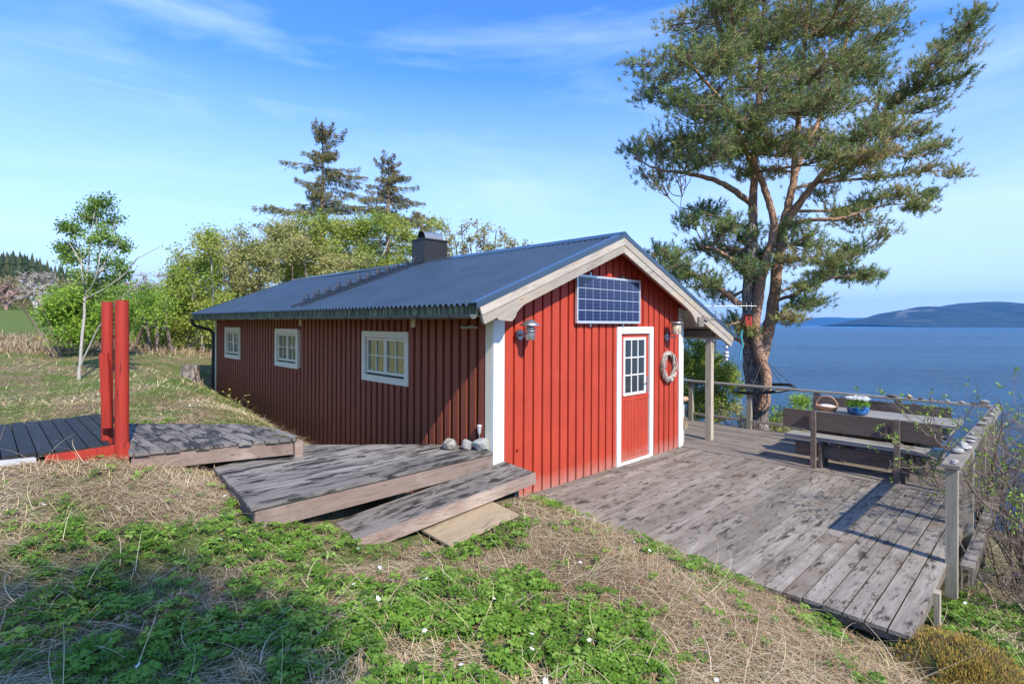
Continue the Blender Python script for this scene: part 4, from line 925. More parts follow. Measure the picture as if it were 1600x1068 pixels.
TR = [  # (photo points with depth offset), (width px), bark
 ([(1186, 735, .1), (1186, 700, .1), (1185, 660, .1), (1183, 620, .1), (1177, 580, .1), (1174, 545, .1), (1172, 500, .05), (1171, 450, 0), (1172, 400, 0), (1176, 350, 0)], [52, 46, 40, 38, 35, 33, 29, 26, 23, 19], 'bark'),
 ([(1192, 640, -.1), (1196, 615, -.15), (1197, 590, -.2), (1191, 565, -.22), (1184, 540, -.22), (1181, 515, -.2), (1182, 490, -.2), (1186, 460, -.2), (1190, 430, -.2), (1199, 400, -.2), (1207, 370, -.25), (1208, 345, -.3), (1200, 315, -.35), (1192, 290, -.4), (1180, 262, -.5), (1172, 240, -.6)], [24, 22, 20, 20, 20, 18, 17, 19, 19, 17, 14, 13, 13, 12, 11, 8], 'barko'),
 ([(1184, 590, .15), (1189, 560, .15), (1196, 530, .15), (1204, 500, .2), (1209, 465, .2), (1213, 430, .2), (1217, 400, .25), (1221, 365, .3), (1226, 340, .3), (1234, 310, .3), (1240, 280, .3), (1242, 240, .3), (1246, 190, .2), (1250, 130, .1), (1256, 60, 0), (1262, -20, 0), (1266, -100, 0)], [26, 26, 25, 24, 22, 21, 21, 20, 18, 15, 14, 12, 11, 10, 8, 6, 3], 'barko'),
 ([(1176, 350, 0), (1176, 310, 0), (1178, 260, 0), (1181, 200, -.1), (1184, 140, -.1), (1188, 70, 0), (1192, 0, 0), (1196, -70, 0)], [18, 16, 14, 12, 10, 8, 6, 3], 'barko'),
 ([(1222, 360, .3), (1240, 330, .2), (1262, 300, 0), (1285, 272, -.1), (1308, 250, -.3), (1335, 240, -.5), (1370, 232, -.7)], [18, 17, 14, 12, 10, 8, 4], 'barko'),
 ([(1285, 272, -.1), (1315, 238, .2), (1350, 205, .4), (1385, 172, .5), (1425, 140, .5), (1465, 98, .4), (1500, 50, .2), (1522, 15, .1)], [10, 9, 8, 7, 6, 5, 4, 2], 'barko'),
 ([(1241, 270, .3), (1262, 225, .6), (1285, 170, .9), (1305, 110, 1.1), (1325, 50, 1.1), (1340, -10, 1)], [11, 10, 8, 7, 5, 3], 'barko'),
 ([(1178, 270, 0), (1160, 225, -.4), (1140, 180, -.8), (1110, 140, -1), (1080, 105, -1.1), (1050, 70, -1)], [9, 9, 8, 6, 5, 2], 'barko'),
 ([(1176, 320, 0), (1155, 305, -.3), (1130, 288, -.6), (1105, 278, -.7), (1068, 271, -.8), (1025, 264, -.8), (990, 245, -.7)], [12, 12, 10, 9, 7, 4, 2], 'barko'),
 ([(1172, 480, .05), (1150, 472, -.1), (1125, 452, -.3), (1100, 437, -.5), (1070, 422, -.6), (1035, 405, -.6)], [13, 12, 11, 9, 7, 3], 'barko'),
 ([(1170, 435, 0), (1155, 418, -.2), (1140, 404, -.4), (1122, 392, -.6), (1100, 385, -.8)], [13, 12, 10, 7, 3], 'barko'),
 ([(1208, 505, .2), (1222, 490, .1), (1233, 477, 0), (1245, 462, -.1), (1260, 448, -.3)], [9, 9, 7, 4, 2], 'barko'),
 ([(1213, 470, .2), (1240, 460, 0), (1270, 445, -.2), (1300, 434, -.4), (1340, 430, -.5), (1365, 428, -.5)], [8, 7, 5, 4, 3, 2], 'limb'),
 ([(1212, 458, .2), (1240, 448, .4), (1265, 438, .6), (1290, 425, .7), (1310, 412, .8)], [6, 5, 4, 3, 2], 'limb'),
 ([(1224, 352, .3), (1250, 346, .1), (1280, 343, -.2), (1310, 342, -.4), (1335, 335, -.5), (1375, 322, -.6), (1430, 318, -.7)], [9, 9, 8, 7, 5, 3, 2], 'barko'),
 ([(1226, 330, .3), (1260, 330, .6), (1300, 328, .9), (1340, 318, 1), (1385, 305, 1.1), (1440, 303, 1.1)], [8, 7, 6, 5, 3, 2], 'limb'),
 ([(1238, 295, .3), (1280, 285, .6), (1330, 282, .8), (1380, 276, .9), (1440, 268, 1), (1490, 268, 1)], [7, 7, 6, 5, 3, 2], 'limb'),
 ([(1175, 360, 0), (1150, 350, .3), (1120, 340, .6), (1090, 330, .7), (1065, 325, .7)], [9, 8, 6, 4, 2], 'limb'),
 ([(1172, 540, .0), (1150, 528, -.1), (1138, 520, -.2), (1120, 505, -.3)], [11, 8, 5, 3], 'limb'),
 ([(1176, 515, -.1), (1168, 505, -.3), (1155, 503, -.4), (1140, 508, -.5)], [8, 7, 4, 2], 'limb'),
]
nodes = []
for k, (P_, W_, bk_) in enumerate(TR):
    P = smooth(limbpts(P_)); Wd = np.interp(np.linspace(0, 1, len(P)), np.linspace(0, 1, len(W_)), W_)
    P = P + (g.normal(size=P.shape) * .008)
    mb = MB(); mb.tube(P, [pxr(x) for x in Wd], 16 if k < 4 else 9, wob=.12 if k < 3 else .2)
    part('trunk' if k < 4 else 'branch', mb, M[bk_], pine)
    for p, x in zip(P, Wd):
        if k >= 4 or p[2] > 2.9: nodes.append((*p, pxr(x)))
nodes = np.array(nodes)
PADS = """1045 38 30 16;998 97 28 18;1035 118 45 24;1080 88 50 28;1008 147 26 16;1050 152 45 22;1130 30 60 40;1180 60 65 42;1250 30 75 40;1330 30 70 40;1375 55 38 34;1120 92 55 36;1200 122 65 34;1290 92 70 38;1348 100 44 32;1090 162 55 28;1160 182 65 32;1240 162 65 36;1300 152 52 34
990 232 26 18;1030 222 42 22;1080 215 50 26;1010 266 32 14;1060 250 45 16;1110 242 45 24;1150 232 50 28;1205 222 50 30;1262 222 52 32;1300 235 42 22;1522 18 16 13;1500 42 26 18;1480 70 30 20;1455 95 36 20;1505 80 18 14;1430 130 44 22;1490 118 24 16;1400 152 44 22;1452 160 30 16;1380 182 44 20;1370 118 24 14
1345 205 44 20;1405 198 30 13;1442 205 18 9;1362 236 44 18;1418 236 34 14;1468 226 18 9;1332 252 38 16;1440 264 30 8;1488 269 16 6;1385 275 34 8;1400 300 28 12;1360 313 40 14;1428 320 22 9;1312 330 40 14;1340 343 36 11;1450 304 12 7;1385 360 13 6;1100 327 30 18;1132 350 38 22;1072 338 20 12;1160 370 38 22;1100 386 34 13;1050 398 26 11;1030 392 14 7
1190 402 30 24;1168 415 32 20;1138 396 32 18;1232 350 30 16;1268 372 38 20;1300 398 30 15;1330 385 15 9;1080 428 44 13;1110 442 30 11;1058 416 26 9;1122 457 30 9;1250 402 26 11;1290 428 30 9;1338 430 26 6;1360 428 10 5;1262 446 26 9;1250 474 22 8;1238 495 18 6;1272 470 16 7;1315 412 18 8;1148 500 9 7;1160 512 12 7
1180 -40 80 40;1280 -50 90 40;1230 -110 70 40;1340 -40 60 35;1120 -20 50 30;1280 -150 50 30;1400 20 14 14;1210 270 32 14;1150 270 22 10;1280 300 26 12;1450 40 0 0"""
fol = MB(); twg = MB(); tp, ta, tt = [], [], []
for ln in PADS.replace('\n', ';').split(';'):
    cx_, cy_, rx, ry = map(float, ln.split())
    if rx == 0: continue
    cen = abs(cx_ - 1215) < 150 and cy_ < 260
    for cp in range(2 if cen else 1):
        dd = g.uniform(-1.1, 1.1) if not cen else (-1 if cp else 1) * g.uniform(.5, 2.2)
        c = pt(cx_, cy_, dd)
        nd_ = nearest(nodes, c); q = c + np.array((0, 0, -.05)); r0 = min(nd_[3] * .55, .035)
        Pm = curve(nd_[:3], q, .07, g, 9, .04); r_ = np.linspace(r0, .012, 9); twg.tube(Pm, r_, 6, tint=.5)
        rx_, ry_ = rx * (PD + dd) / FPX, ry * (PD + dd) / FPX
        ns = int((8 + rx * ry / 95) * (1.35 if cy_ > 300 else 1.05)); tone = np.clip(g.normal(.38, .16), 0, .8)
        for s in range(ns):
            th_ = g.uniform(0, 6.28); rd = math.sqrt(g.random()); zz = g.normal() * .42
            e = c + np.array((math.cos(th_) * rd * rx_, math.sin(th_) * rd * rx_ * 1.0, 0)) + np.array((0, 0, zz * ry_ * .9 + ry_ * .1))
            b0 = Pm[g.integers(3, 9)]
            Q = curve(b0, e, .09, g, 6, .06); twg.tube(Q, np.linspace(.011, .005, 6), 4, tint=.5)
            nt_ = g.integers(5, 10)
            for i in range(nt_):
                f = g.uniform(.45, 1.05); j = min(int(f * 5), 4); p = Q[j] + (Q[min(j + 1, 5)] - Q[j]) * (f * 5 - j)
                off = g.normal(size=3) * (.13, .13, .075); e2 = p + off
                tp.append(e2); a_ = unit(unit(Q[-1] - Q[0]) * .6 + np.array((0, 0, .8)) + unit(off) * .5); ta.append(a_); tt.append(np.clip(tone + g.normal() * .12 + (.42 if g.random() < .12 else 0), 0, 1))
                if g.random() < .5: twg.tube([p, p + off * .5 + (0, 0, -.01), e2], [.005, .004, .003], 3, tint=.5)
tp, ta, tt = np.array(tp), np.array(ta), np.array(tt)
tufts(fol, tp, ta, g, 21, .092, .0125, tt)
part('crown', fol, M['pine'], pine); part('twigs', twg, M['limb'], pine)
print('pine tufts', len(tp))

# --- generic broadleaf tree or bush
def tree(name, label, cat, base, trunks, pads, leaf, bark, seed, group=None, lsize=.05, lw=None, per=26, nb=8, spread=.14, tr=(.05, .015), up_=.3, twr=.008, extra_bare=0):
    """trunks: polylines; pads: (centre, rx, ry, rz); leaves sit along twigs in each pad"""
    g = np.random.default_rng(seed); root = thing(name, label, cat, tuple(base), group); wd = MB(); ns_ = []; ti_ = 0
    for P in trunks:
        P = smooth(np.array(P)); P = P + g.normal(size=P.shape) * .006 * tr[0] / .05; r_ = np.linspace(tr[0], tr[1], len(P)) * (.55 if ti_ and name == 'young_tree' else 1); ti_ += 1; wd.tube(P, r_, 8, wob=.1)
        k0 = len(P) // 4
        ns_ += [(*p, r) for p, r in zip(P[k0:], r_[k0:])]
    ns_ = np.array(ns_); lp, ld, lt = [], [], []
    for c, rx, ry, rz_ in pads:
        c = np.asarray(c, float); n0 = nearest(ns_, c, 1.2); Pm = curve(n0[:3], c, .08, g, 8, -.03); rr_ = np.linspace(min(n0[3] * .6, tr[0] * .5), twr, 8); wd.tube(Pm, rr_, 5)
        ns_ = np.vstack([ns_, np.hstack([Pm[3:], rr_[3:, None]])]); tone = g.uniform(.2, .8)
        for s in range(nb):
            v_ = g.normal(size=3); v_ /= np.linalg.norm(v_); v_ *= g.random() ** .4; e = c + v_ * (rx, ry, rz_) + np.array((0, 0, rz_ * up_ * g.random()))
            Q = curve(Pm[g.integers(2, 8)], e, .08, g, 6, -.03); wd.tube(Q, np.linspace(twr * .8, twr * .3, 6), 3)
            f = g.uniform(.25, 1.08, per); j = np.minimum((f * 5).astype(int), 4); p = Q[j] + (Q[j + 1] - Q[j]) * (f * 5 - j)[:, None]
            lp.append(p + g.normal(size=(per, 3)) * spread); ld.append(np.tile(unit(Q[-1] - Q[0]), (per, 1))); lt.append(np.clip(tone + g.normal(size=per) * .2, 0, 1))
    part('trunk', wd, bark, root)
    if leaf is not None:
        mb = MB(); lp, ld, lt = np.vstack(lp), np.vstack(ld), np.concatenate(lt)
        leafquads(mb, lp, lsize, lw or lsize * .6, g, 0, lt, ld * .4 + g.normal(size=lp.shape) * .6); part('crown', mb, leaf, root)
    return root
def pxpads(lst, D, g, dz=1.0, dd=1.0):
    out = []
    for cx_, cy_, rx, ry in lst:
        d = D + g.uniform(-dd, dd); s = d / FPX; out.append((at(cx_, cy_, d), rx * s, rx * s * dz, ry * s))
    return out
def blob(lst, g, n, rx, ry):           # fill outline polygon-ish ellipses with many pads
    out = []
    for (a, b_, c, d_) in lst:
        k = max(1, int(n * c * d_ / 900))
        for i in range(k):
            t_ = g.uniform(0, 6.28); r_ = math.sqrt(g.random()) * .85; out.append((a + math.cos(t_) * r_ * c, b_ + math.sin(t_) * r_ * d_, rx * g.uniform(.7, 1.3), ry * g.uniform(.7, 1.3)))
    return out
def gz(p): return float(terr(p[0], p[1])[0])
def ground_at(px, D):
    p = at(px, 500, D); p[2] = gz(p); return p

# slender young tree on the left
g = np.random.default_rng(31); D = 10.9; b0 = at(122, 598, D)
yt = []
yt.append([at(122, 602, D), at(125, 570, D), at(129, 520, D), at(133, 465, D), at(137, 420, D), at(142, 370, D), at(149, 318, D)])
for a_ in ([(134, 465), (128, 430), (125, 395), (110, 365)], [(134, 468), (150, 430), (155, 390), (150, 340)], [(136, 460), (155, 425), (172, 380), (178, 345)], [(134, 430), (120, 400), (105, 375)], [(150, 430), (170, 400), (188, 370)], [(155, 425), (180, 405), (195, 385)]):
    yt.append([at(x, y, D + g.uniform(-.3, .3)) for x, y in a_])
pads = pxpads([(150, 318, 14, 12), (170, 320, 14, 14), (128, 338, 16, 16), (150, 345, 20, 16), (178, 350, 14, 18), (118, 365, 16, 16), (145, 375, 22, 18), (172, 380, 20, 18), (192, 385, 8, 12), (108, 392, 12, 12), (130, 405, 20, 16), (158, 410, 22, 16), (185, 412, 14, 16), (125, 432, 18, 14), (150, 440, 22, 14), (176, 440, 20, 16), (195, 430, 10, 12), (140, 455, 16, 12), (165, 460, 18, 12), (100, 355, 6, 8), (95, 388, 6, 7), (101, 405, 7, 6), (185, 455, 14, 12), (148, 330, 16, 14), (160, 365, 18, 16)], D, g, 1, .35)
tree('young_tree', 'slender pale barked young tree with small fresh leaves and a bare side limb', 'tree', b0, yt + [[at(134, 466, D), at(150, 458, D - .1), at(175, 443, D - .3), at(197, 425, D - .4), at(212, 405, D - .5), (at(222, 400, D - .5)), at(240, 390, D - .5), at(250, 383, D - .5)], [at(125, 575, D), at(140, 540, D - .1), at(155, 510, D - .2), at(175, 480, D - .3), at(200, 455, D - .4), at(222, 440, D - .5)]],
     pads, M['tleaf'], M['pale_twig'], 32, lsize=.055, lw=.038, per=32, nb=11, spread=.06, tr=(.036, .007), up_=.5, twr=.006)
# green bush behind it
g = np.random.default_rng(33); D = 14.5
L0 = blob([(130, 495, 62, 42), (90, 505, 35, 30), (175, 480, 35, 42), (100, 470, 28, 24)], g, 5.0, 20, 16)
b0 = ground_at(125, D)
tree('bush', 'bright green leafy bush behind the slender young tree', 'bush', b0, [[b0 + (k * .15 - .5, 0, -.1), b0 + (k * .3 - .9, g.uniform(-.3, .3), .8), b0 + (k * .42 - 1.3, g.uniform(-.3, .3), 1.5)] for k in range(7)], pxpads(L0, D, g, 1, .7), M['bushl'], M['twig'], 34, lsize=.085, per=55, nb=8, spread=.13, tr=(.035, .012))
# bare pale trees at the far left
for i, (px_, py_, w_, h_, D, lab) in enumerate(((58, 520, 42, 95, 42, 'leafless pale grey tree at the edge of the field, far left'), (225, 500, 60, 75, 48, 'leafless lilac grey trees beyond the field behind the slender tree'), (10, 500, 30, 60, 46, 'low leafless reddish brush at the left edge'))):
    g = np.random.default_rng(50 + i); b0 = ground_at(px_, D); s = D / FPX; top = at(px_, py_ - h_, D); H_ = top[2] - b0[2]
    trk = [[b0, b0 + (0, 0, H_ * .3), b0 + np.array((g.uniform(-.3, .3), 0, H_ * .85))]] + [[b0 + (0, 0, H_ * .1), b0 + right_ * g.uniform(-1, 1) * w_ * s * .4 + np.array((0, 0, H_ * .5)), b0 + right_ * g.uniform(-1, 1) * w_ * s * .8 + np.array((0, 0, H_ * .8))] for right_ in [np.array(right)] * 6]
    pd = [(b0 + np.array(right) * g.uniform(-1, 1) * w_ * s * .7 + np.array((0, g.uniform(-1, 1) * w_ * s * .5, H_ * g.uniform(.3, .95))), w_ * s * .3, w_ * s * .3, H_ * .12) for _ in range(34)]
    tree('bare_tree', lab, 'tree', b0, trk, pd, None, plain('bare_branch_%d' % i, ((.40, .36, .34), (.36, .31, .33), (.30, .2, .18))[i], .9), 60 + i, nb=16, tr=(.14, .05), twr=.035)
# yellow green trees left of the cabin
g = np.random.default_rng(41)
for i, (D, L0, lab, lf, ls) in enumerate((
   (19., [(270, 470, 55, 55), (250, 520, 50, 35), (300, 430, 45, 45), (320, 500, 50, 50), (330, 385, 28, 22), (290, 545, 45, 18)], 'yellow green birch thicket standing left of the cabin', 'birch', .095),
   (22., [(360, 400, 45, 35), (400, 430, 50, 45), (385, 480, 55, 40), (345, 440, 40, 45), (425, 395, 22, 22), (390, 375, 20, 14)], 'loose green and olive tree directly behind the far end of the cabin', 'olive', .10),
   (17., [(235, 480, 30, 28), (215, 465, 20, 20), (225, 510, 22, 25)], 'low pale green shrub between the red posts and the birch thicket', 'bushl', .075),
   (26., [(470, 370, 52, 32), (450, 400, 42, 35), (520, 395, 60, 38), (580, 385, 60, 38), (640, 370, 40, 25), (560, 355, 45, 16), (620, 345, 38, 14), (500, 350, 40, 18), (670, 355, 22, 14), (600, 410, 60, 30), (480, 425, 60, 30)], 'wide crowned olive green tree rising behind the middle of the cabin roof', 'birch', .115),
   (24., [(455, 365, 38, 20), (430, 385, 28, 14), (470, 395, 42, 28), (540, 420, 60, 24)], 'darker olive tree left of the wide crowned one behind the roof', 'olive', .11))):
    cxm = np.mean([a[0] for a in L0]); b0 = ground_at(cxm, D); s = D / FPX
    pads = pxpads(blob(L0, g, 7.5 if D < 25 else 6.0, 15, 12), D, g, 1., 1.3 if D > 20 else .9)
    tp_ = max(p[0][2] for p in pads) - .6
    trk = []
    for k in range(6):
        e = pads[g.integers(len(pads))][0]; q = b0 + np.array(right) * g.uniform(-1, 1) * 1.2; trk.append([q, q + (e - q) * .35 + np.array((0, 0, .4)), q + (e - q) * .7, e])
    tree('birch_tree' if lf != 'bushl' else 'bush', lab, 'tree' if lf != 'bushl' else 'bush', b0, trk, pads, M[lf], M['pale_twig'] if i in (3, 0) else M['twig'], 80 + i, lsize=ls, per=44, nb=8, spread=.17, tr=(.065, .02), twr=.013, group='leafy trees behind the cabin')
# leafy twigs above the roof, right of the chimney
g = np.random.default_rng(91); D = 15.; b0 = ground_at(740, D); b0[2] = -.5
tw = []
L0 = []
for top in ((700, 355), (720, 350), (745, 345), (757, 355), (775, 360), (735, 372), (790, 372), (805, 378), (765, 378), (710, 372), (690, 375), (818, 380)):
    x, y = top; q = (x - 745) * .6 + 745; tw.append([at(q + 8 * g.normal(), 560, D), at(q, 470, D), at((x + q) / 2, 420, D + g.uniform(-.3, .3)), at(x, y, D + g.uniform(-.5, .5))])
    for k in range(5): L0.append((x + g.normal() * 9, y + 4 + k * 10, 9, 7))
tree('apple_tree', 'sparse pale leaved fruit tree whose twigs show above the ridge right of the chimney', 'tree', b0, [[b0, at(745, 600, D), at(745, 540, D)]] + tw, pxpads(L0, D, g, 1, .4), M['olive'], M['twig'], 92, lsize=.075, per=11, nb=5, spread=.06, tr=(.035, .012), twr=.009)
# two spruces
def spruce(label, px_, ytop, ybot, D, wtop, seed):
    g = np.random.default_rng(seed); top = at(px_, ytop, D); bot = at(px_, ybot, D); bz = bot.copy(); bz[2] = gz(bot) if gz(bot) > -3 else 0.
    root = thing('spruce_tree', label, 'tree', tuple(bz), 'spruces behind the cabin'); mb = MB(); H_ = top[2] - bz[2]
    mb.tube([bz, bz * .5 + top * .5, top], [.22, .13, .02], 8); tw = MB(); P_, A_, T_ = [], [], []
    z = top[2] - .15; s = D / FPX
    while z > bot[2]:
        f = (top[2] - z) / (top[2] - bot[2]); nb_ = 1
        for k in range(nb_):
            a = g.uniform(0, 6.28); Ln = (wtop * s * (.16 + .9 * f ** .75)) * g.uniform(.35, 1.15)
            d = np.array((math.cos(a), math.sin(a), 0)); p0 = np.array((top[0], top[1], z))
            t_ = np.linspace(0, 1, 7)[:, None]; Q = p0 + d * Ln * t_ + np.array((0, 0, 1.)) * (Ln * (.30 * t_ - .75 * t_ ** 2 + .50 * t_ ** 3)) + (np.array((0, 0, .5 * Ln)) * t_ if f < .12 else 0)
            tw.tube(Q, np.linspace(.028, .008, 7), 4); n_ = int(16 + Ln * 44)
            ff = g.uniform(.12, 1.03, n_); j = np.minimum((ff * 6).astype(int), 5); p = Q[j] + (Q[j + 1] - Q[j]) * (ff * 6 - j)[:, None]
            sd = np.cross(d, (0, 0, 1.)); wid = (.30 * Ln * (1.1 - ff) + .05) * g.uniform(-1, 1, n_)
            p = p + sd * wid[:, None] + np.stack([0 * ff, 0 * ff, -np.abs(g.normal(size=n_)) * .13], 1)
            P_.append(p); A_.append(np.tile(unit(d + (0, 0, -.6)), (n_, 1))); T_.append(np.clip(g.normal(.5, .25, n_) + (.25 - f * .35), 0, 1))
        z -= g.uniform(.02, .13) + .03 * f
    mb2 = MB(); tufts(mb2, np.vstack(P_), np.vstack(A_), g, 8, .15, .024, np.concatenate(T_), .8)
    part('trunk', mb, M['limb'], root); part('branches', tw, M['twig'], root); part('crown', mb2, M['spruce'], root)
spruce('tall thin brownish spruce, the higher of the two behind the cabin', 503, 203, 440, 30., 112, 5)
spruce('shorter brownish spruce, the lower of the two behind the cabin', 606, 252, 440, 30., 115, 6)
spruce('small spruce top just showing left of the chimney', 657, 330, 440, 31., 45, 8)
# bushes on the sea side
g = np.random.default_rng(71); D = 14.0
for i, (D, L0, lab, lf, per_, ls) in enumerate((
  (14., [(1090, 565, 34, 32), (1120, 585, 34, 36), (1075, 600, 22, 40), (1135, 615, 30, 32), (1105, 635, 40, 26), (1090, 540, 24, 10)], 'yellow green willow bush seen under the porch roof', 'birch', 26, .07),
  (13.5, [(1250, 632, 26, 12), (1262, 625, 14, 10), (1240, 645, 26, 14), (1225, 660, 26, 14), (1275, 640, 20, 16)], 'bright green bush top beside the pine trunk beyond the rail', 'bushl', 22, .06),
  (12.6, [(1150, 650, 30, 16), (1215, 668, 24, 14), (1120, 655, 20, 12), (1250, 668, 40, 14), (1180, 668, 30, 12)], 'low pale yellow green bush at the foot of the pine', 'olive', 18, .05))):
    b0 = at(np.mean([a[0] for a in L0]), 690, D); b0[2] = gz(b0); pads = pxpads(blob(L0, g, 24 if i == 0 else 18, 11, 9), D, g, 1, .6)
    trk = [[b0 + np.array(right) * g.uniform(-.5, .5), b0 + (pads[j][0] - b0) * .5 + np.array(right) * g.uniform(-.2, .2), pads[j][0]] for j in g.integers(0, len(pads), 14)]
    tree('bush', lab, 'bush', b0, trk, pads, M[lf], M['twig'], 110 + i, lsize=ls, per=per_, nb=6, spread=.06, tr=(.022, .008), twr=.006)
# thicket right of the railing
root = thing('bare_shrub', 'tangled brown shrub with a few fresh green leaves, right of the side railing', 'shrub', (4.0, -4.8, -.8)); g = np.random.default_rng(77)
st_ = MB(); lp = []
def shoot(p, q, r, lev):
    Q = curve(p, q, .12, g, 8, -.02); st_.tube(Q, np.linspace(r, r * .35, 8), 5 if lev == 0 else 3)
    if lev < 2:
        for k in range(6 if lev == 0 else 4):
            j = g.integers(2, 7); L_n = np.linalg.norm(q - p) * g.uniform(.22, .5); d = unit(unit(q - p) + g.normal(size=3) * .62); shoot(Q[j], Q[j] + d * L_n, r * .5, lev + 1)
    if lev >= 1 and Q[-1][2] > .25: lp.append(Q[-1]); 
for k in range(150):
    x = g.uniform(2.2, 6.8); y = -4.3 - g.random() ** 1.3 * 1.5; z0 = gz((x, y, 0)); h = g.uniform(.15, .95) - z0 - .12 * (x < 3) * 2
    shoot(np.array((x, y, z0 - .05)), np.array((x + g.normal() * .3, y + g.normal() * .25, z0 + h)), g.uniform(.007, .014), 0)
for (a_, b_) in (((1560, 800), (1400, 625)), ((1550, 780), (1385, 690)), ((1545, 760), (1460, 640)), ((1565, 790), (1500, 650)), ((1590, 820), (1560, 620))):
    p = at(*a_, 5.6); q = at(*b_, 5.5); shoot(p, q, .010, 0)
    for k in range(14): lp.append(q + g.normal(size=3) * (.14, .14, .08))
lp = np.array(lp); lv = MB(); P4 = np.repeat(lp, 5, 0) + g.normal(size=(len(lp) * 5, 3)) * .012
sel = g.random(len(lp)) < .5; keep = np.repeat(sel, 5); leafquads(lv, P4[keep], .035, .020, g)
part('stems', st_, M['twig'], root); part('leaves', lv, M['bushl'], root)
# distant conifers on the hillside
mb = MB(); g = np.random.default_rng(99)
for k in range(900):
    px_ = g.uniform(-150, 200); D = g.uniform(200, 300); yy = np.interp(px_, [-150, 0, 40, 70, 100, 140, 200], [395, 406, 410, 421, 433, 448, 461]) + g.random() ** 1.6 * 55
    p = at(px_, yy, D); h = g.uniform(5, 10); r_ = h * .2; n_ = 6; tv = g.random()
    for (z0, z1, rr_) in ((-h * .5, h * .2, r_), (-h * .1, h * .55, r_ * .65)):
        a = np.linspace(0, 6.283, n_, endpoint=False) + g.random(); V = [(p[0] + rr_ * math.cos(x), p[1] + rr_ * math.sin(x), p[2] + z0 + g.uniform(-.5, .5)) for x in a] + [(p[0], p[1], p[2] + z1)]
        mb.add(V, [(i, (i + 1) % n_, n_) for i in range(n_)], 0, tv)
single('distant_forest', mb, foliage('far_conifers', [(.015, .03, .012), (.03, .05, .02), (.06, .07, .03)], 0, .8), 'dark conifer forest on the far left hillside', 'forest', kind='stuff')
# scrub belt at the far end of the field
mb = MB(); n_ = 26000; px_ = g.uniform(-100, 480, n_); D = g.uniform(48, 75, n_); X_ = (px_ - 800) / FPX * D
pos = np.stack([CU + X_ * AU[0] + D * AU[1], CV + X_ * AV[0] + D * AV[1], 0 * D], 1); pos[:, 2] = terr(pos[:, 0], pos[:, 1]) + g.random(n_) * (1.0 + 2.6 * fbm(pos[:, 0] * .12, pos[:, 1] * .12, 3))
leafquads(mb, pos, .5, .16, g, dirs=np.tile((0, 0, 1.), (n_, 1))); single('scrub', mb, foliage('far_scrub', [(.20, .13, .10), (.17, .15, .06), (.10, .14, .04), (.24, .17, .12)], .1), 'brown and green scrub beyond the field at the left', 'scrub', kind='stuff')

# tree stump, birdhouse, aerial, swing ring
sp_ = at(298, 590, 13.2); sp_[2] = gz(sp_); mb = MB(); mb.tube([sp_ - (0, 0, .1), sp_ + (0, 0, .2), sp_ + (0, 0, .45)], [.30, .22, .20], 12, cap=True, wob=.3); single('tree_stump', mb, M['bark'], 'old tree stump in dry grass near the far cabin corner', 'stump')
bh = at(1168, 499, PD - .45); bo = thing('birdhouse', 'small red birdhouse nailed to the pine trunk', 'birdhouse', tuple(bh))
fx = np.array((right.x, right.y, 0)); fy = np.array((fwd.x, fwd.y, 0)); RM = np.stack([fx, fy, np.array((0, 0, 1.))], 1)
mb = MB(); mb.box((-.07, -.06, -.14), (.07, .09, .10), 0, .5, (RM, bh)); part('box', mb, M['redpost'], bo)
mb = MB(); mb.box((-.09, -.10, .10), (.09, .11, .12), 0, .5, (RM, bh)); part('lid', mb, M['black'], bo)
mb = MB(); c = bh + (-fy * .062) + np.array((0, 0, .02)); mb.tube([c, c - fy * .004], .022, 12, cap=True); part('entrance', mb, M['black'], bo)
ao = thing('antenna', 'small television aerial with grid reflector behind the porch roof', 'antenna', tuple(at(1140, 477, 10.4))); A0 = 10.4
mb = MB(); mb.tube([at(1095, 478, A0), at(1182, 478, A0)], .008, 5); mb.tube([at(1118, 485, A0), at(1118, 560, A0)], .014, 6); part('boom', mb, M['galv'], ao)
mb = MB()
for x in range(1102, 1182, 8): mb.beam(at(x, 472, A0), at(x, 484, A0), .005, .005, upv=tuple(fy))
part('elements', mb, M['cellf'], ao)
mb = MB()
for s in (-1, 1):
    for o_ in (-.09, 0, .09):
        a = at(1112, 478, A0) + fy * o_; b_ = at(1124, 478 + s * 20, A0) + fy * o_; mb.tube([a, b_], .005, 4)
    for k in range(6):
        c = at(1112 + 12 * k / 5, 478 + s * 20 * k / 5, A0); mb.tube([c - fy * .1, c + fy * .1], .004, 4)
part('reflector', mb, M['cellf'], ao)
so_ = thing('swing_ring', 'black padded nest swing ring hanging from the pine behind the rail', 'swing', tuple(at(1205, 606, 11.0)))
c = at(1195, 607, 11.15); mb = MB(); mb.tube([c + fx * .58 * math.cos(a) + fy * .5 * math.sin(a) + np.array((0, 0, .07 * math.cos(a))) for a in np.linspace(0, 2 * math.pi, 36)], .032, 8); part('ring', mb, M['black'], so_)
for dx, dy in ((.5, .25), (.5, -.25), (-.4, .3), (-.4, -.3)):
    mb = MB(); p = c + fx * dx + fy * dy; mb.tube([p + (0, 0, .05), p + (c + fx * (-.02) + np.array((0, 0, .62)) - p) * .98], .006, 4); part('rope', mb, M['black'], so_)
rm = plain('turquoise_rope', (.05, .35, .38), .6); mb = MB(); mb.tube([at(1160, 515, 11.1), at(1158, 525, 11.1), at(1161, 540, 11.1), at(1157, 552, 11.1), at(1157, 562, 11.1)], .018, 6); single('rope_end', mb, rm, 'short turquoise rope end hanging at the pine trunk below the birdhouse', 'rope')
ci = at(1184, 620, PD - .26); mb = MB()
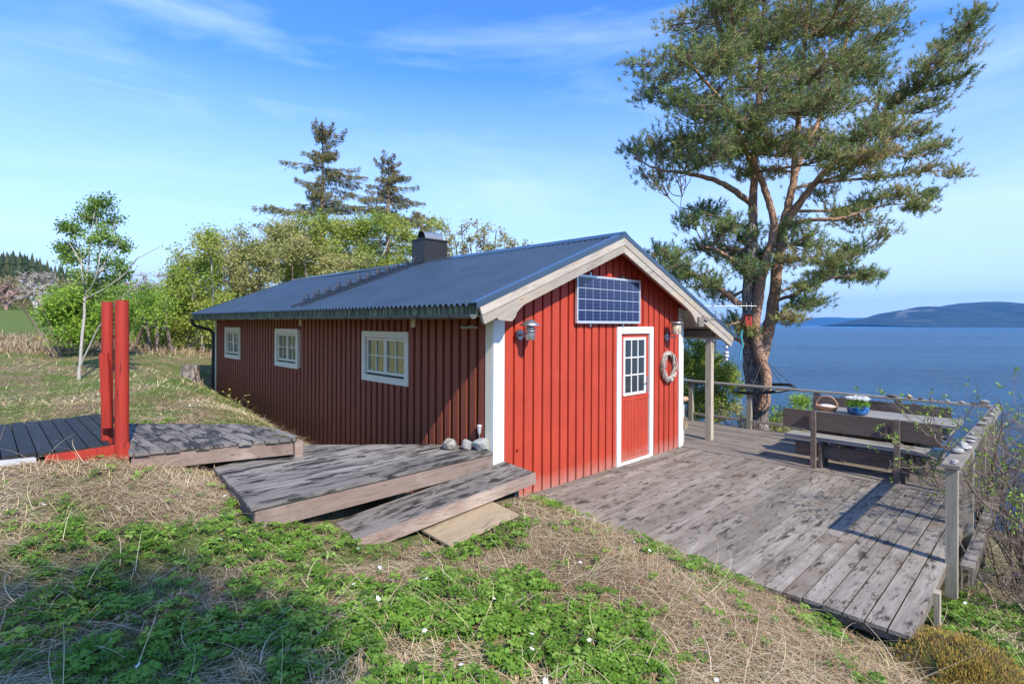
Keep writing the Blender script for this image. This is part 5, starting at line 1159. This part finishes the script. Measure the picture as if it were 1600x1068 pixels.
mb.tube([at(1160 + 4, 612, 11.30), at(1175, 616, 11.18), at(1190, 612, 11.18), at(1202, 608, 11.3)], .018, 6); mb.tube([at(1200, 612, 11.25), at(1198, 630, 11.2), at(1188, 645, 11.15), at(1172, 654, 11.2)], .014, 6); single('strap', mb, M['black'], 'black strap wound round the pine trunk above the rail', 'strap')

# ------------------------------------------------------------------ mossy rock, foreground right
rk = thing('mossy_rock', 'large moss covered rock at the bottom right corner', 'rock', (.55, -4.75, -.45))
rc = at(1500, 1000, 3.2); V, F = rock((rc[0] + .12, rc[1] - .05, -.80), .85, .62, .46, 23, sub=80, hl=.80, hh=.99); nrm = V - np.array((rc[0], rc[1], -.5)); nrm /= np.linalg.norm(nrm, axis=1)[:, None]
V = V + nrm * ((fbm(V[:, 0] * 3 + V[:, 2] * 3, V[:, 1] * 3, 5) - .5) * .30)[:, None]
mb = MB(); mb.add(V, F, 0, .5, True)
m, t, b, L_ = newmat('moss_and_lichen'); n1 = noise(t, coords(t), 3.2, 6, .65); n2 = noise(t, coords(t), 45, 6, .75)
col = mixc(t, ramp(t, n2, .35, .65), (.07, .05, .015), (.26, .17, .04)); col = mixc(t, ramp(t, n1, .5, .6), col, (.10, .12, .02)); col = mixc(t, ramp(t, noise(t, coords(t), 2.6, 5, .6), .60, .64), col, (.36, .35, .32))
L_(col, b.inputs['Base Color']); b.inputs['Roughness'].default_value = .95; bump(t, b, n2, .03); part('stone', mb, m, rk)
g = np.random.default_rng(12); up_n = nrm[:, 2] > -.1; ids = g.choice(np.where(up_n)[0], 26000); pos = V[ids] + g.normal(size=(26000, 3)) * .02
keep = fbm(pos[:, 0] * 3, pos[:, 1] * 3, 3) > .40; pos = pos[keep]; mb = MB(); leafquads(mb, pos, .028, .006, g, dirs=nrm[ids][keep]); part('moss', mb, foliage('moss_tips', [(.16, .12, .03), (.30, .21, .05), (.46, .28, .06), (.20, .22, .04)], .2, .9), rk)

# ------------------------------------------------------------------ ground cover
EXC = [[(.30, -3.96), (7, -3.96), (7, 12), (.30, 12)], [(-.02, -.03), (4.4, -.03), (4.4, 11.2), (-.02, 11.2)], [(-2.72, -.05), (-.02, -.02), (-1.5, 1.86), (-2.6, 1.42)], [(-2.12, -.62), (.08, -.72), (.1, 0), (-2.05, .08)], PLY,
       [(-3.3, 1.78), (-1.85, 1.38), (-1.82, 2.0), (-2.02, 2.55), (-3.04, 3.5)], [(-7, 2.35), (-3.4, 2.1), (-3.26, 4.25), (-7.1, 4.8)]]
def outside(x, y, soft=.0):
    ok = np.ones(len(x), bool)
    for P in EXC:
        P = np.array(P); inside = np.zeros(len(x), bool); j = len(P) - 1
        for i in range(len(P)):
            c = ((P[i, 1] > y) != (P[j, 1] > y)) & (x < (P[j, 0] - P[i, 0]) * (y - P[i, 1]) / (P[j, 1] - P[i, 1] + 1e-12) + P[i, 0]); inside ^= c; j = i
        ok &= ~inside
    return ok
def scatter(n, d0_, d1, pw, g, a0=-56, a1=52):
    t_ = g.random(n); e = 2 - pw; D = (d0_ ** e + t_ * (d1 ** e - d0_ ** e)) ** (1 / e); a = np.radians(g.uniform(a0, a1, n)); x = D * np.sin(a); d = D * np.cos(a)
    X_ = CU + x * AU[0] + d * AU[1]; Y_ = CV + x * AV[0] + d * AV[1]; k = outside(X_, Y_) & (X_ < 9); return X_[k], Y_[k], D[k]
def strands(mb, X_, Y_, D, g, Ln, wd, lift, comb, curl=.5, nseg=4, tv=None, z0=0.):
    """curved blades lying on or rising from the ground"""
    n = len(X_); Z_ = terr(X_, Y_) + z0; th_ = comb + g.normal(size=n) * .75; L1 = Ln * g.uniform(.45, 1.3, n); el = np.clip(lift + g.normal(size=n) * .25, .0, 1.5)
    W1 = wd * g.uniform(.6, 1.3, n) * np.maximum(1, D / 4.5) ** .8; P = np.stack([X_, Y_, Z_], 1); rows = []; cr_ = g.normal(size=n) * curl; dr = g.uniform(.3, 1.1, n)
    for k in range(nseg + 1):
        f = k / nseg; a = th_ + cr_ * f; e = el - dr * f; d = np.stack([np.cos(a) * np.cos(e), np.sin(a) * np.cos(e), np.sin(e)], 1)
        s = np.stack([-np.sin(a), np.cos(a), 0 * a], 1) * (W1 * (1 - f * .75) * .5)[:, None]
        rows.append(P - s); rows.append(P + s)
        P = P + d * (L1 / nseg)[:, None]; gz_ = terr(P[:, 0], P[:, 1]) + z0 * .6 + .004; P[:, 2] = np.maximum(P[:, 2], gz_)
    V = np.stack(rows, 1); n2 = (nseg + 1) * 2; base = np.arange(n)[:, None] * n2
    F = np.concatenate([base + np.array([[2 * k, 2 * k + 1, 2 * k + 3, 2 * k + 2]]) for k in range(nseg)], 0)
    tv = g.random(n) if tv is None else tv; mb.add(V.reshape(-1, 3), F, 0, np.repeat(tv, n2))
g = np.random.default_rng(123)
QS = 1.0
# dry straw, lying
mb = MB()
X_, Y_, D = scatter(int(120000 * QS), 1.6, 12, 1.15, g); gr = green(X_, Y_); k = (g.random(len(X_)) > gr * .62) ; X_, Y_, D = X_[k], Y_[k], D[k]
comb = (fbm(X_ * .8, Y_ * .8, 3) - .5) * 12; tv = np.clip(fbm(X_ * 1.1 + 3, Y_ * 1.1, 4) * 1.6 - .3 + g.normal(size=len(X_)) * .2, 0, 1)
strands(mb, X_, Y_, D, g, .135, .0046, .25, comb, tv=tv, z0=.012)
X_, Y_, D = scatter(int(45000 * QS), 8, 30, 1.2, g); gr = green(X_, Y_); k = (g.random(len(X_)) > gr * .7); X_, Y_, D = X_[k], Y_[k], D[k]
strands(mb, X_, Y_, D, g, .24, .0055, .25, (fbm(X_ * .5, Y_ * .5, 3) - .5) * 10, nseg=3)
X_, Y_, D = scatter(24000, 1.6, 10, 1.15, g); gr = green(X_, Y_); k = g.random(len(X_)) > gr * 1.15; X_, Y_, D = X_[k], Y_[k], D[k]
strands(mb, X_, Y_, D, g, .27, .0036, .12, -.75 + (fbm(X_ * .6 + 4, Y_ * .6, 3) - .5) * 5, curl=.35, nseg=5, tv=g.uniform(.35, 1, len(X_)), z0=.03)
X_, Y_, D = scatter(1100, 1.7, 9, 1.1, g); strands(mb, X_, Y_, D, g, .42, .0040, .45, g.uniform(0, 6.28, len(X_)), curl=1.1, nseg=6, tv=g.uniform(.6, 1, len(X_)), z0=.03)
single('dry_grass', mb, M['straw'], 'matted pale straw lying over the whole slope', 'dry grass', kind='stuff')
# reddish brown dead grass tufts
mb = MB(); C = [(fl(960, 800, .0), .35), (fl(1010, 830, 0), .3), (fl(820, 870, .1), .4), (fl(1150, 960, 0), .5), (fl(1050, 900, .05), .4), (fl(330, 760, .5), .35), (fl(1250, 1010, -.1), .5), (fl(1100, 1000, .05), .5), (fl(900, 900, .1), .45), (fl(250, 700, .6), .4), (fl(1580, 920, -.6), .4), (fl(360, 770, .5), .25)]
for c, r_ in C:
    n = 1300; x = c[0] + g.normal(size=n) * r_; y = c[1] + g.normal(size=n) * r_; k = outside(x, y); x, y = x[k], y[k]
    strands(mb, x, y, np.hypot(x - CU, y - CV), g, .12, .0036, .42, (fbm(x * 1.5, y * 1.5, 3) - .5) * 10, curl=.8, nseg=3, z0=.01)
X_, Y_, D = scatter(16000, 17, 30, 1.0, g, -56, -22); k = (Y_ > 14) & (fbm(X_ * .3, Y_ * .3, 3) > .42); X_, Y_, D = X_[k], Y_[k], D[k]; strands(mb, X_, Y_, D, g, .30, .006, 1.0, g.uniform(0, 6.28, len(X_)), nseg=3)
single('brown_grass', mb, M['reed'], 'reddish brown dead grass in tufts by the deck and along the field', 'dead grass', kind='stuff')
# short green blades
mb = MB(); X_, Y_, D = scatter(int(150000 * QS), 1.6, 30, 1.3, g); gr = green(X_, Y_); k = g.random(len(X_)) < .36 + gr * .45; X_, Y_, D = X_[k], Y_[k], D[k]
strands(mb, X_, Y_, D, g, .075, .0040, .95, g.uniform(0, 6.28, len(X_)), nseg=3)
single('green_grass', mb, M['gblade'], 'short fresh green grass blades among the straw', 'grass', kind='stuff')
# lobed woodland leaves
mb = MB()
X_, Y_, D = scatter(int(44000 * QS), 1.6, 9, 1.25, g); gr = green(X_, Y_) + (fbm(X_ * 6, Y_ * 6, 3) - .5) * 1.7; k = g.random(len(X_)) < np.clip((gr - .36) * 1.2, .02, .6); X_, Y_, D = X_[k], Y_[k], D[k]
Z_ = terr(X_, Y_); n = len(X_); hh = g.uniform(.02, .075, n); sc_l = g.uniform(.5, 1.5, n); th0 = g.uniform(0, 6.28, n); tone = np.clip(g.normal(.45, .3, n), 0, 1)
for lf in range(3):
    for lb in range(3):
        a = th0 + lf * 2.094 + (lb - 1) * .62 + g.normal(size=n) * .12; el = g.uniform(-.25, .35, n); r0 = .012 + (0 if lb == 1 else 0)
        d = np.stack([np.cos(a) * np.cos(el), np.sin(a) * np.cos(el), np.sin(el)], 1); s = np.stack([-np.sin(a), np.cos(a), g.normal(size=n) * .3], 1)
        p = np.stack([X_, Y_, Z_ + hh], 1) + d * .006; Ln = (.034 * sc_l * (1 if lb == 1 else .85))[:, None]; w_ = (.009 * sc_l)[:, None]
        q = p + d * Ln; nd2 = np.array((0, 0, -.012)); V = np.stack([p, p + d * Ln * .55 + s * w_, q + s * w_ * .9 * .4 + d * -.004, q + nd2, q - s * w_ * .4 + d * -.004, p + d * Ln * .55 - s * w_], 1).reshape(-1, 3)
        mb.add(V, np.arange(n * 6).reshape(n, 6), 0, np.repeat(np.clip(tone + g.normal(size=n) * .05, 0, 1), 6))
single('leaf_cover', mb, M['green'], 'patches of lobed fresh green woodland leaves in the foreground', 'ground cover', kind='stuff')
# white anemones
mb = MB(); X_, Y_, D = scatter(2600, 1.8, 10, 1.4, g); gr = green(X_, Y_); k = g.random(len(X_)) < .02 + .06 * gr * (fbm(X_ * 2, Y_ * 2) > .5); X_, Y_, D = X_[k], Y_[k], D[k]; n = len(X_); Z_ = terr(X_, Y_) + g.uniform(.05, .12, n)
tl = g.normal(size=(n, 2)) * .4
for kk in range(6):
    a = kk * 1.047 + g.normal(size=n) * .1; d = np.stack([np.cos(a), np.sin(a), np.cos(a) * tl[:, 0] + np.sin(a) * tl[:, 1] + .15], 1); s = np.stack([-np.sin(a), np.cos(a), -np.sin(a) * tl[:, 0] + np.cos(a) * tl[:, 1]], 1); p = np.stack([X_, Y_, Z_], 1)
    V = np.stack([p, p + d * .008 + s * .0045, p + d * .015, p + d * .008 - s * .0045], 1).reshape(-1, 3); mb.add(V, np.arange(n * 4).reshape(n, 4), 0, .5)
single('anemone_flowers', mb, M['petal'], 'tiny white anemone flowers dotted over the grass', 'flowers', kind='stuff')
# brown litter leaves
mb = MB(); X_, Y_, D = scatter(3000, 1.6, 9, 1.2, g); n = len(X_); pos = np.stack([X_, Y_, terr(X_, Y_) + .02], 1); dd_ = g.normal(size=(n, 3)); dd_[:, 2] *= .15
leafquads(mb, pos, .045, .028, g, dirs=dd_, flat=.8); single('leaf_litter', mb, foliage('dead_leaves', [(.14, .07, .035), (.24, .13, .07), (.36, .25, .17)], .1), 'scattered dead brown leaves and litter', 'leaf litter', kind='stuff')
# plants: bramble sprig on walkway, seedlings at the wall
def sprig(label, base, tips, seed, lf='tleaf', n_=9, ls=.035):
    g = np.random.default_rng(seed); r_ = thing('seedling', label, 'plant', tuple(base)); s_ = MB(); l_ = MB()
    for tpt in tips:
        Q = curve(base, tpt, .15, g, 8); s_.tube(Q, np.linspace(.004, .002, 8), 4); pos = Q[g.integers(3, 8, n_)] + g.normal(size=(n_, 3)) * .02; leafquads(l_, pos, ls, ls * .75, g)
    part('stems', s_, M['twig'], r_); part('leaves', l_, M[lf], r_)
wp = at(425, 705, 6.15)
sprig('green bramble sprig growing up the end of the slatted walkway', wp, [at(x, y, 6.05) for x, y in ((400, 690), (412, 698), (430, 688), (437, 678), (425, 670), (408, 704), (440, 690), (418, 712), (396, 695))], 1, 'bushl', 12, .035)
b0 = at(366, 625, 12.2); sprig('thin yellow leaved seedling against the shaded wall', b0, [at(x, y, 12.2) for x, y in ((348, 611), (360, 610), (372, 620))], 2, 'birch', 6, .06)
b0 = at(382, 640, 11.6); sprig('second thin seedling against the shaded wall, nearer the walkway', b0, [at(x, y, 11.6) for x, y in ((378, 622), (388, 616), (372, 628))], 3, 'olive', 6, .05)
# trees behind the photographer that shade the lower left of the slope
g = np.random.default_rng(8)
for i, (tx, ty, hh_, rr_) in enumerate(((-6.15, -7.8, 7.0, 1.35), (-5.1, -8.5, 7.4, .75))):
    b0 = np.array((tx, ty, gz((tx, ty)))); pads = []
    for k in range(30):
        v_ = g.normal(size=3); v_ /= np.linalg.norm(v_); v_ *= g.random() ** .4; pads.append((b0 + np.array((0, 0, hh_ - 1.2)) + v_ * (rr_, rr_, 1.2), .5, .5, .35))
    tree('birch_tree', ('leafy birch behind the camera that shades the lower left grass', 'smaller birch beside the first one behind the camera')[i], 'tree', b0, [[b0, b0 + (0, 0, 2.5), b0 + (.1, 0, hh_ - .5)]], pads, M['birch'], M['pale_twig'], 200 + i, lsize=.07, per=34, nb=8, spread=.12, tr=(.11, .03), twr=.01)

# ------------------------------------------------------------------ haze: the air between here and the far shore
mb = MB(); mb.box((-22000, -22000, SEA - 3), (22000, 22000, 900)); m = bpy.data.materials.new('sea_air'); m.use_nodes = True; t = m.node_tree
for n in list(t.nodes):
    if n.type != 'OUTPUT_MATERIAL': t.nodes.remove(n)
pv = nd(t, 'ShaderNodeVolumePrincipled', {'Density': 4.2e-5, 'Anisotropy': 0.1}); pv.inputs['Color'].default_value = (.09, .43, 1, 1); t.links.new(pv.outputs[0], t.nodes['Material Output'].inputs['Volume'])
single('haze', mb, m, 'thin blue sea air', None, kind='stuff', origin=np.zeros(3))
